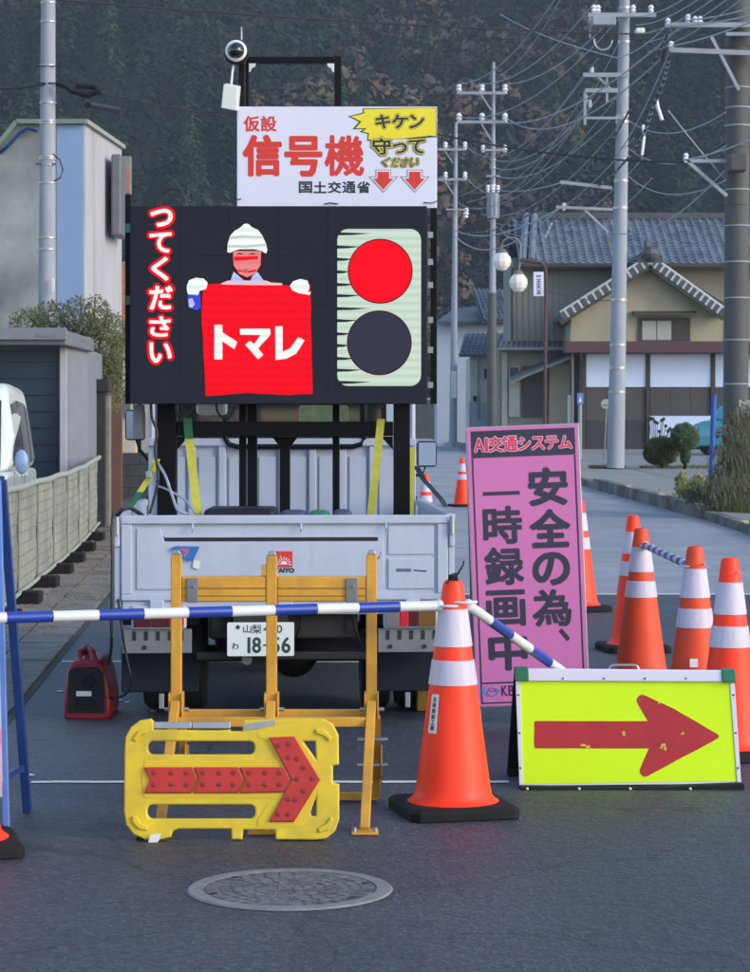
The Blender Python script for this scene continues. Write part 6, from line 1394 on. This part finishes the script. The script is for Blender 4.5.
# ------------------------------------------------------------------ yellow folding barricade
YB = 9.0; YFt = 8.43
Bq = thing('folding_barricade', 'yellow steel folding barricade with three posts in front of the truck', 'barricade', (WX(273, YB), YB, 0))
posts = (176, 271.5, 371.5); HG = WZ(703, YB)
for i, px in enumerate(posts):
    x = WX(px, YB); xf = x-.012-(.012 if i == 2 else 0)
    top = WZ(555 if i != 1 else 556, YB)
    part('post', MB().box(x-.021, x+.021, YB, YB+.042, HG-.02, top), M['yelsteel'], Bq, bevel=.004)
    part('post_tip', MB().prism([(x-.019, top+.0005), (x+.019, top+.0005), (x+.012, top+.018), (x-.012, top+.018)], YB+.006, YB+.036), M['silver'], Bq, bevel=.003)
    part('tip_pin', MB().tube([(x+.018, YB+.02, top-.02), (x+.034, YB+.015, top-.005), (x+.036, YB+.01, top+.012)], .0035, 6), M['silver'], Bq, smooth=True)
    part('hinge_bracket', MB().prism([(x-.03, HG-.05), (x+.03, HG-.05), (x+.026, HG+.035), (x-.026, HG+.035)], YB-.006, YB-.001), M['yelsteel'], Bq, bevel=.002)
    for s in (-1, 1): part('hinge_cheek', MB().box(x+s*.022, x+s*.028, YB-.03, YB+.06, HG-.06, HG+.04), M['yelsteel'], Bq, bevel=.002)
    part('hinge_bolt', MB().cyl((x-.045, YB+.0, HG-.025), (x+.05, YB+.0, HG-.025), .008, n=10), M['silver'], Bq, smooth=True)
    lg = part('front_leg', MB().bar((x, YB-.02, HG), (xf, YFt+.02, .012), .036, .036), M['yelsteel'], Bq, bevel=.004)
    part('foot_plate', MB().box(xf-.048, xf+.05, YFt-.035, YFt+.05, .002, .012), M['yelsteel'], Bq, bevel=.003)
    part('foot_bolt', MB().cyl((xf-.037, YFt-.01, .012), (xf-.037, YFt-.01, .026), .007, n=8), M['silver'], Bq); part('foot_bolt', MB().cyl((xf+.04, YFt-.01, .012), (xf+.04, YFt-.01, .026), .007, n=8), M['silver'], Bq)
    if i == 1: part('steel_repair_plate', MB().box(x-.016, x+.016, YB-.03, YB-.024, HG-.05, HG+.0), M['silver'], Bq)
    xr_ = x+.02
    part('rear_leg', MB().bar((xr_, YB+.05, HG-.06), (xr_, YB+.17, .02), .03, .03), M['yelsteel'], Bq, bevel=.003)
    part('side_plate', MB().prismx([(YB-.02, HG-.16), (YB+.12, HG-.18), (YB+.17, .10), (YB+.02, .09), (YB-.04, .18)], x+.036, x+.042), M['yelsteel'], Bq, bevel=.002)
    for zz in (.27, .17): part('pivot_bolt', MB().cyl((x-.055, YB-.01, zz), (x+.065, YB-.01, zz), .0085, n=10), M['silver'], Bq, smooth=True)
x0, x2 = WX(posts[0], YB)+.0215, WX(posts[2], YB)-.0215; xm = WX(posts[1], YB)
for (a, b) in ((x0, xm-.0215), (xm+.0215, x2)):
    z0, z1 = WZ(602, YB), WZ(576.5, YB); h = (z1-z0)
    part('rail_board', MB().box(a, b, YB+.004, YB+.04, z0, z1), M['yelsteel'], Bq, bevel=.006)
    part('rail_groove_shade', MB().box(a, b, YB+.0015, YB+.0035, z0+h*.52, z0+h*.56), mat('groove_shade', (.25,.11,.015), .6), Bq); part('rail_groove_shade', MB().box(a, b, YB+.0015, YB+.0035, z0+h*.22, z0+h*.25), MATS['groove_shade'], Bq)  # groove shade painted as thin darker strips on the board face
    part('lower_rail', MB().box(a, b, YB+.046, YB+.078, WZ(719.5, YB), WZ(711.5, YB)), M['yelsteel'], Bq, bevel=.003)
for px in (186.5, 346): part('rail_clamp', MB().box(WX(px, YB), WX(px+11.5, YB), YB-.006, YB+.001, WZ(602.5, YB), WZ(578, YB)), M['steelgrey'], Bq, bevel=.003); part('clamp_bolt', MB().cyl((WX(px+8, YB), YB-.014, WZ(586, YB)), (WX(px+8, YB), YB-.006, WZ(586, YB)), .005, n=8), M['silver'], Bq)
part('stop_block', MB().box(WX(261.5, YB), WX(266.3, YB), YB+.002, YB+.038, WZ(576, YB), WZ(565, YB)), M['yelsteel'], Bq, bevel=.003)
part('front_rail', MB().bar((WX(180, YB), YB-.09, WZ(726.5, YB)+.03), (WX(366, YB), YB-.09, WZ(726.5, YB)+.03), .036, .036), M['yelsteel'], Bq, bevel=.004)
part('foot_rail', MB().box(WX(posts[0], YB)+.04, WX(posts[2], YB)+.03, YB+.155, YB+.185, .006, .036), M['yelsteel'], Bq, bevel=.003)

# ------------------------------------------------------------------ yellow plastic panel with red LED arrow
YL2 = 8.30
Lb = thing('plastic_arrow_panel', 'yellow plastic panel with red segmented right arrow leaning on the barricade', 'sign', (WX(232, YL2), YL2, 0))
zz = lambda pts: PX([(100+a/2.5, 540+b/2.5) for a, b in pts], YL2)
def rr2(x0, x1, y0, y1, r):
    a, b = PX([(100+x0/2.5, 540+y1/2.5), (100+x1/2.5, 540+y0/2.5)], YL2); return rrect(a[0], b[0], a[1], b[1], r/2.5/FOC*YL2, 4)
outer = zz([(60,520),(62,495),(75,470),(98,453),(125,449),(132,456),(132,476),(290,478),(325,476),(325,480),(355,480),(357,452),(520,448),(558,449),(582,462),(596,490),(597,563),(582,566),(582,608),(598,612),(598,700),(588,728),(566,746),(540,749),(440,748),(438,724),(358,724),(356,748),(330,748),(328,722),(196,722),(182,728),(178,742),(140,752),(112,748),(84,735),(66,712),(60,680)])
holes = [rr2(118, 386, 505, 538, 14), rr2(118, 388, 662, 697, 14), zz([(507,505),(538,505),(540,550)]), zz([(526,672),(540,640),(540,690),(528,690)])]
part('body', plate(outer, holes, YL2, .034, .006), M['yelplast'], Lb)
part('inner_recess', MB().prism(zz([(112,552),(445,552),(425,520),(415,500),(395,495),(395,486),(500,486),(512,540),(556,597),(520,700),(505,716),(395,716),(395,700),(420,660),(445,645),(112,645),(104,600)]), YL2-.0195, YL2-.0172), mat('yellow_plastic_inner', (.66,.46,.02), .5, var=.06), Lb)
for P in ([(80,500),(95,478),(118,474),(118,484),(102,490),(90,506)], [(80,690),(92,690),(104,708),(122,716),(120,726),(98,722),(82,706)], [(538,474),(560,476),(580,496),(574,506),(560,492),(540,486)], [(545,720),(566,708),(578,690),(584,700),(572,724),(548,732)]):
    part('grip', MB().prism(zz(P), YL2-.026, YL2-.0172), M['yelplast'], Lb, bevel=.004)
for x0_, x1_ in ((132, 228), (229, 326)): part('reflector_strip', MB().prism(zz([(x0_, 457), (x1_-1, 457), (x1_-1, 474), (x0_, 474)]), YL2-.012, YL2+.012), M['silver'], Lb, bevel=.003)
part('reflector_strip', MB().prism(zz([(357, 462), (390, 459), (436, 452), (438, 464), (392, 474), (360, 476)]), YL2-.021, YL2-.0175), M['silver'], Lb)
seg = [[(110, 569), (232, 569), (243, 600), (228, 632), (112, 632), (127, 601)], [(236, 569), (345, 569), (359, 600), (345, 632), (234, 632), (248, 601)], [(349, 569), (452, 569), (463, 574), (475, 599), (460, 630), (350, 632), (364, 601)],
       [(422, 495), (486, 493), (550, 598), (485, 703), (424, 703), (480, 600)]]
def inset(P, d=-3):
    cx0 = sum(p[0] for p in P)/len(P); cy0 = sum(p[1] for p in P)/len(P); return P
for P in seg:
    part('segment_bed', MB().prism(zz([(a, b+2) for a, b in P]), YL2-.022, YL2-.0197), M['darkredlamp'], Lb)
    sg_ = part('red_segment', MB().prism(zz(P), YL2-.031, YL2-.0222), M['redplast'], Lb, bevel=.003)
studs = [(x_, y_) for x_ in (135, 178, 216, 258, 298, 333, 372, 412, 448) for y_ in (583, 612)]+[(445,515),(470,512),(470,545),(492,548),(508,570),(530,597),(508,628),(488,650),(470,648),(470,685),(445,685),(492,598)]
for a, b in studs:
    c = zz([(a, b)])[0]; part('lamp_stud', MB().lathe([(.0095, -.0312), (.0085, -.0325), (.003, -.0330)], (c[0], YL2, c[1]), 12, 'y'), mat('stud_red', (.22,.012,.012), .3), Lb, smooth=True)
part('hang_tag', MB().prism(zz([(128, 735), (155, 732), (150, 748), (136, 770), (120, 764)]), YL2-.034, YL2-.0325), M['plate'], Lb)
for px_ in (100+100/2.5, 100+545/2.5): part('rubber_foot', MB().cyl((WX(px_, YL2), YL2, .001), (WX(px_, YL2), YL2, .014), .012), M['rubber'], Lb)
Lb.rotation_euler = (R(-6), 0, 0)

# ------------------------------------------------------------------ blue framed sign at left edge
YR_ = 8.7
Bl = thing('blue_framed_sign', 'blue A frame sign at the left edge with white and red panel', 'sign', (WX(-70, YR_), YR_, 0))
part('rear_leg', MB().bar(W(2, 480, 8.72), (WX(27.5, 8.9), 8.9, .002), .033), M['blueleg'], Bl, bevel=.003)
part('rear_leg', MB().bar(W(-150, 480, 8.72), (WX(-178, 8.9), 8.9, .002), .033), M['blueleg'], Bl, bevel=.003)
part('front_leg', MB().bar(W(-2, 480, 8.70), (WX(6.5, 8.4), 8.4, .002), .024), M['lightblue'], Bl, bevel=.003)
part('front_leg', MB().bar(W(-150, 480, 8.70), (WX(-160, 8.4), 8.4, .002), .028), M['lightblue'], Bl, bevel=.003)
part('brace', MB().bar((WX(4, 8.5), 8.5, WZ(777, 8.5)), (WX(21, 8.8), 8.82, WZ(777, 8.6)), .022), M['blueleg'], Bl)
part('top_bar', MB().bar(W(-152, 480, 8.71), W(4, 480, 8.71), .03), M['blueleg'], Bl)
mb = MB(); mb.hexa([W(-156, 797, 8.42), W(3, 797, 8.42), W(3, 797, 8.43), W(-156, 797, 8.43), W(-152, 500, 8.66), W(-4, 500, 8.66), W(-4, 500, 8.67), W(-152, 500, 8.67)]); part('panel', mb, mat('pale_blue_panel', (.45,.52,.68), .5, var=.05), Bl)
mb = MB(); mb.hexa([W(-150, 790, 8.412), W(2, 790, 8.412), W(2, 790, 8.419), W(-150, 790, 8.419), W(-150, 735, 8.456), W(1.5, 728, 8.462), W(1.5, 728, 8.468), W(-150, 735, 8.464)]); part('red_print', mb, mat('print_coral', (.65,.10,.09), .5, col2=(.6,.45,.55), scale=14), Bl)

# ------------------------------------------------------------------ manhole
YM = 7.42; xm_ = WX(290, YM); RM = .326
Mh = thing('manhole_cover', 'worn round manhole cover with pale concrete rim in the near asphalt', 'manhole', (xm_, YM, 0))
part('frame_ring', MB().lathe([(RM*.86, .001), (RM*.86, .0075), (RM, .0072), (RM+.006, .002)], (xm_, YM, 0), 64), M['ironframe'], Mh, smooth=True)
part('cover_disc', MB().lathe([(.001, .0045), (RM*.845, .0045), (RM*.845, .001)], (xm_, YM, 0), 64), M['iron'], Mh)
for r0, r1, n, o0 in ((.015, .04, 5, 0), (.048, .075, 8, .2), (.083, .112, 12, 0), (.120, .150, 16, .1), (.158, .186, 22, 0), (.194, .222, 26, .1), (.230, .272, 32, 0)):
    for i in range(n):
        a0, a1 = 2*math.pi*(i+.12)/n+o0, 2*math.pi*(i+.88)/n+o0; P = []
        rj = random.uniform(-.003, .003)
        for t in np.linspace(a0, a1, 4): P.append((xm_+(r1+rj)*math.cos(t), YM+(r1+rj)*math.sin(t)))
        for t in np.linspace(a1, a0, 4): P.append((xm_+r0*math.cos(t), YM+r0*math.sin(t)))
        k_ = len(P); mb = MB(); mb.add([(a, b, .0045) for a, b in P]+[(a, b, .0068) for a, b in P], [tuple(range(k_, 2*k_))]+[(q, (q+1) % k_, k_+(q+1) % k_, k_+q) for q in range(k_)])
        part('cast_tread', mb, M['iron'], Mh)
for t in (.3, 2.4, 3.5, 5.6): part('key_slot', MB().cyl((xm_+.255*math.cos(t), YM+.255*math.sin(t), .0046), (xm_+.255*math.cos(t), YM+.255*math.sin(t), .0084), .012, n=10), M['under'], Mh)

# ------------------------------------------------------------------ haze
mb = MB().box(-310, 310, -50, 600, -3.0, 190)
hm = bpy.data.materials.new('haze_air'); hm.use_nodes = True; ht = hm.node_tree; ht.nodes.remove(ht.nodes['Principled BSDF'])
pv = ht.nodes.new('ShaderNodeVolumePrincipled'); pv.inputs['Color'].default_value = (.66, .82, 1.0, 1); pv.inputs['Density'].default_value = .00020
ht.links.new(pv.outputs[0], ht.nodes['Material Output'].inputs['Volume'])
hz_o = part('haze', mb, hm, None, kind='stuff')
tag(hz_o, 'thin bluish evening haze in front of the wooded hillside', 'haze')
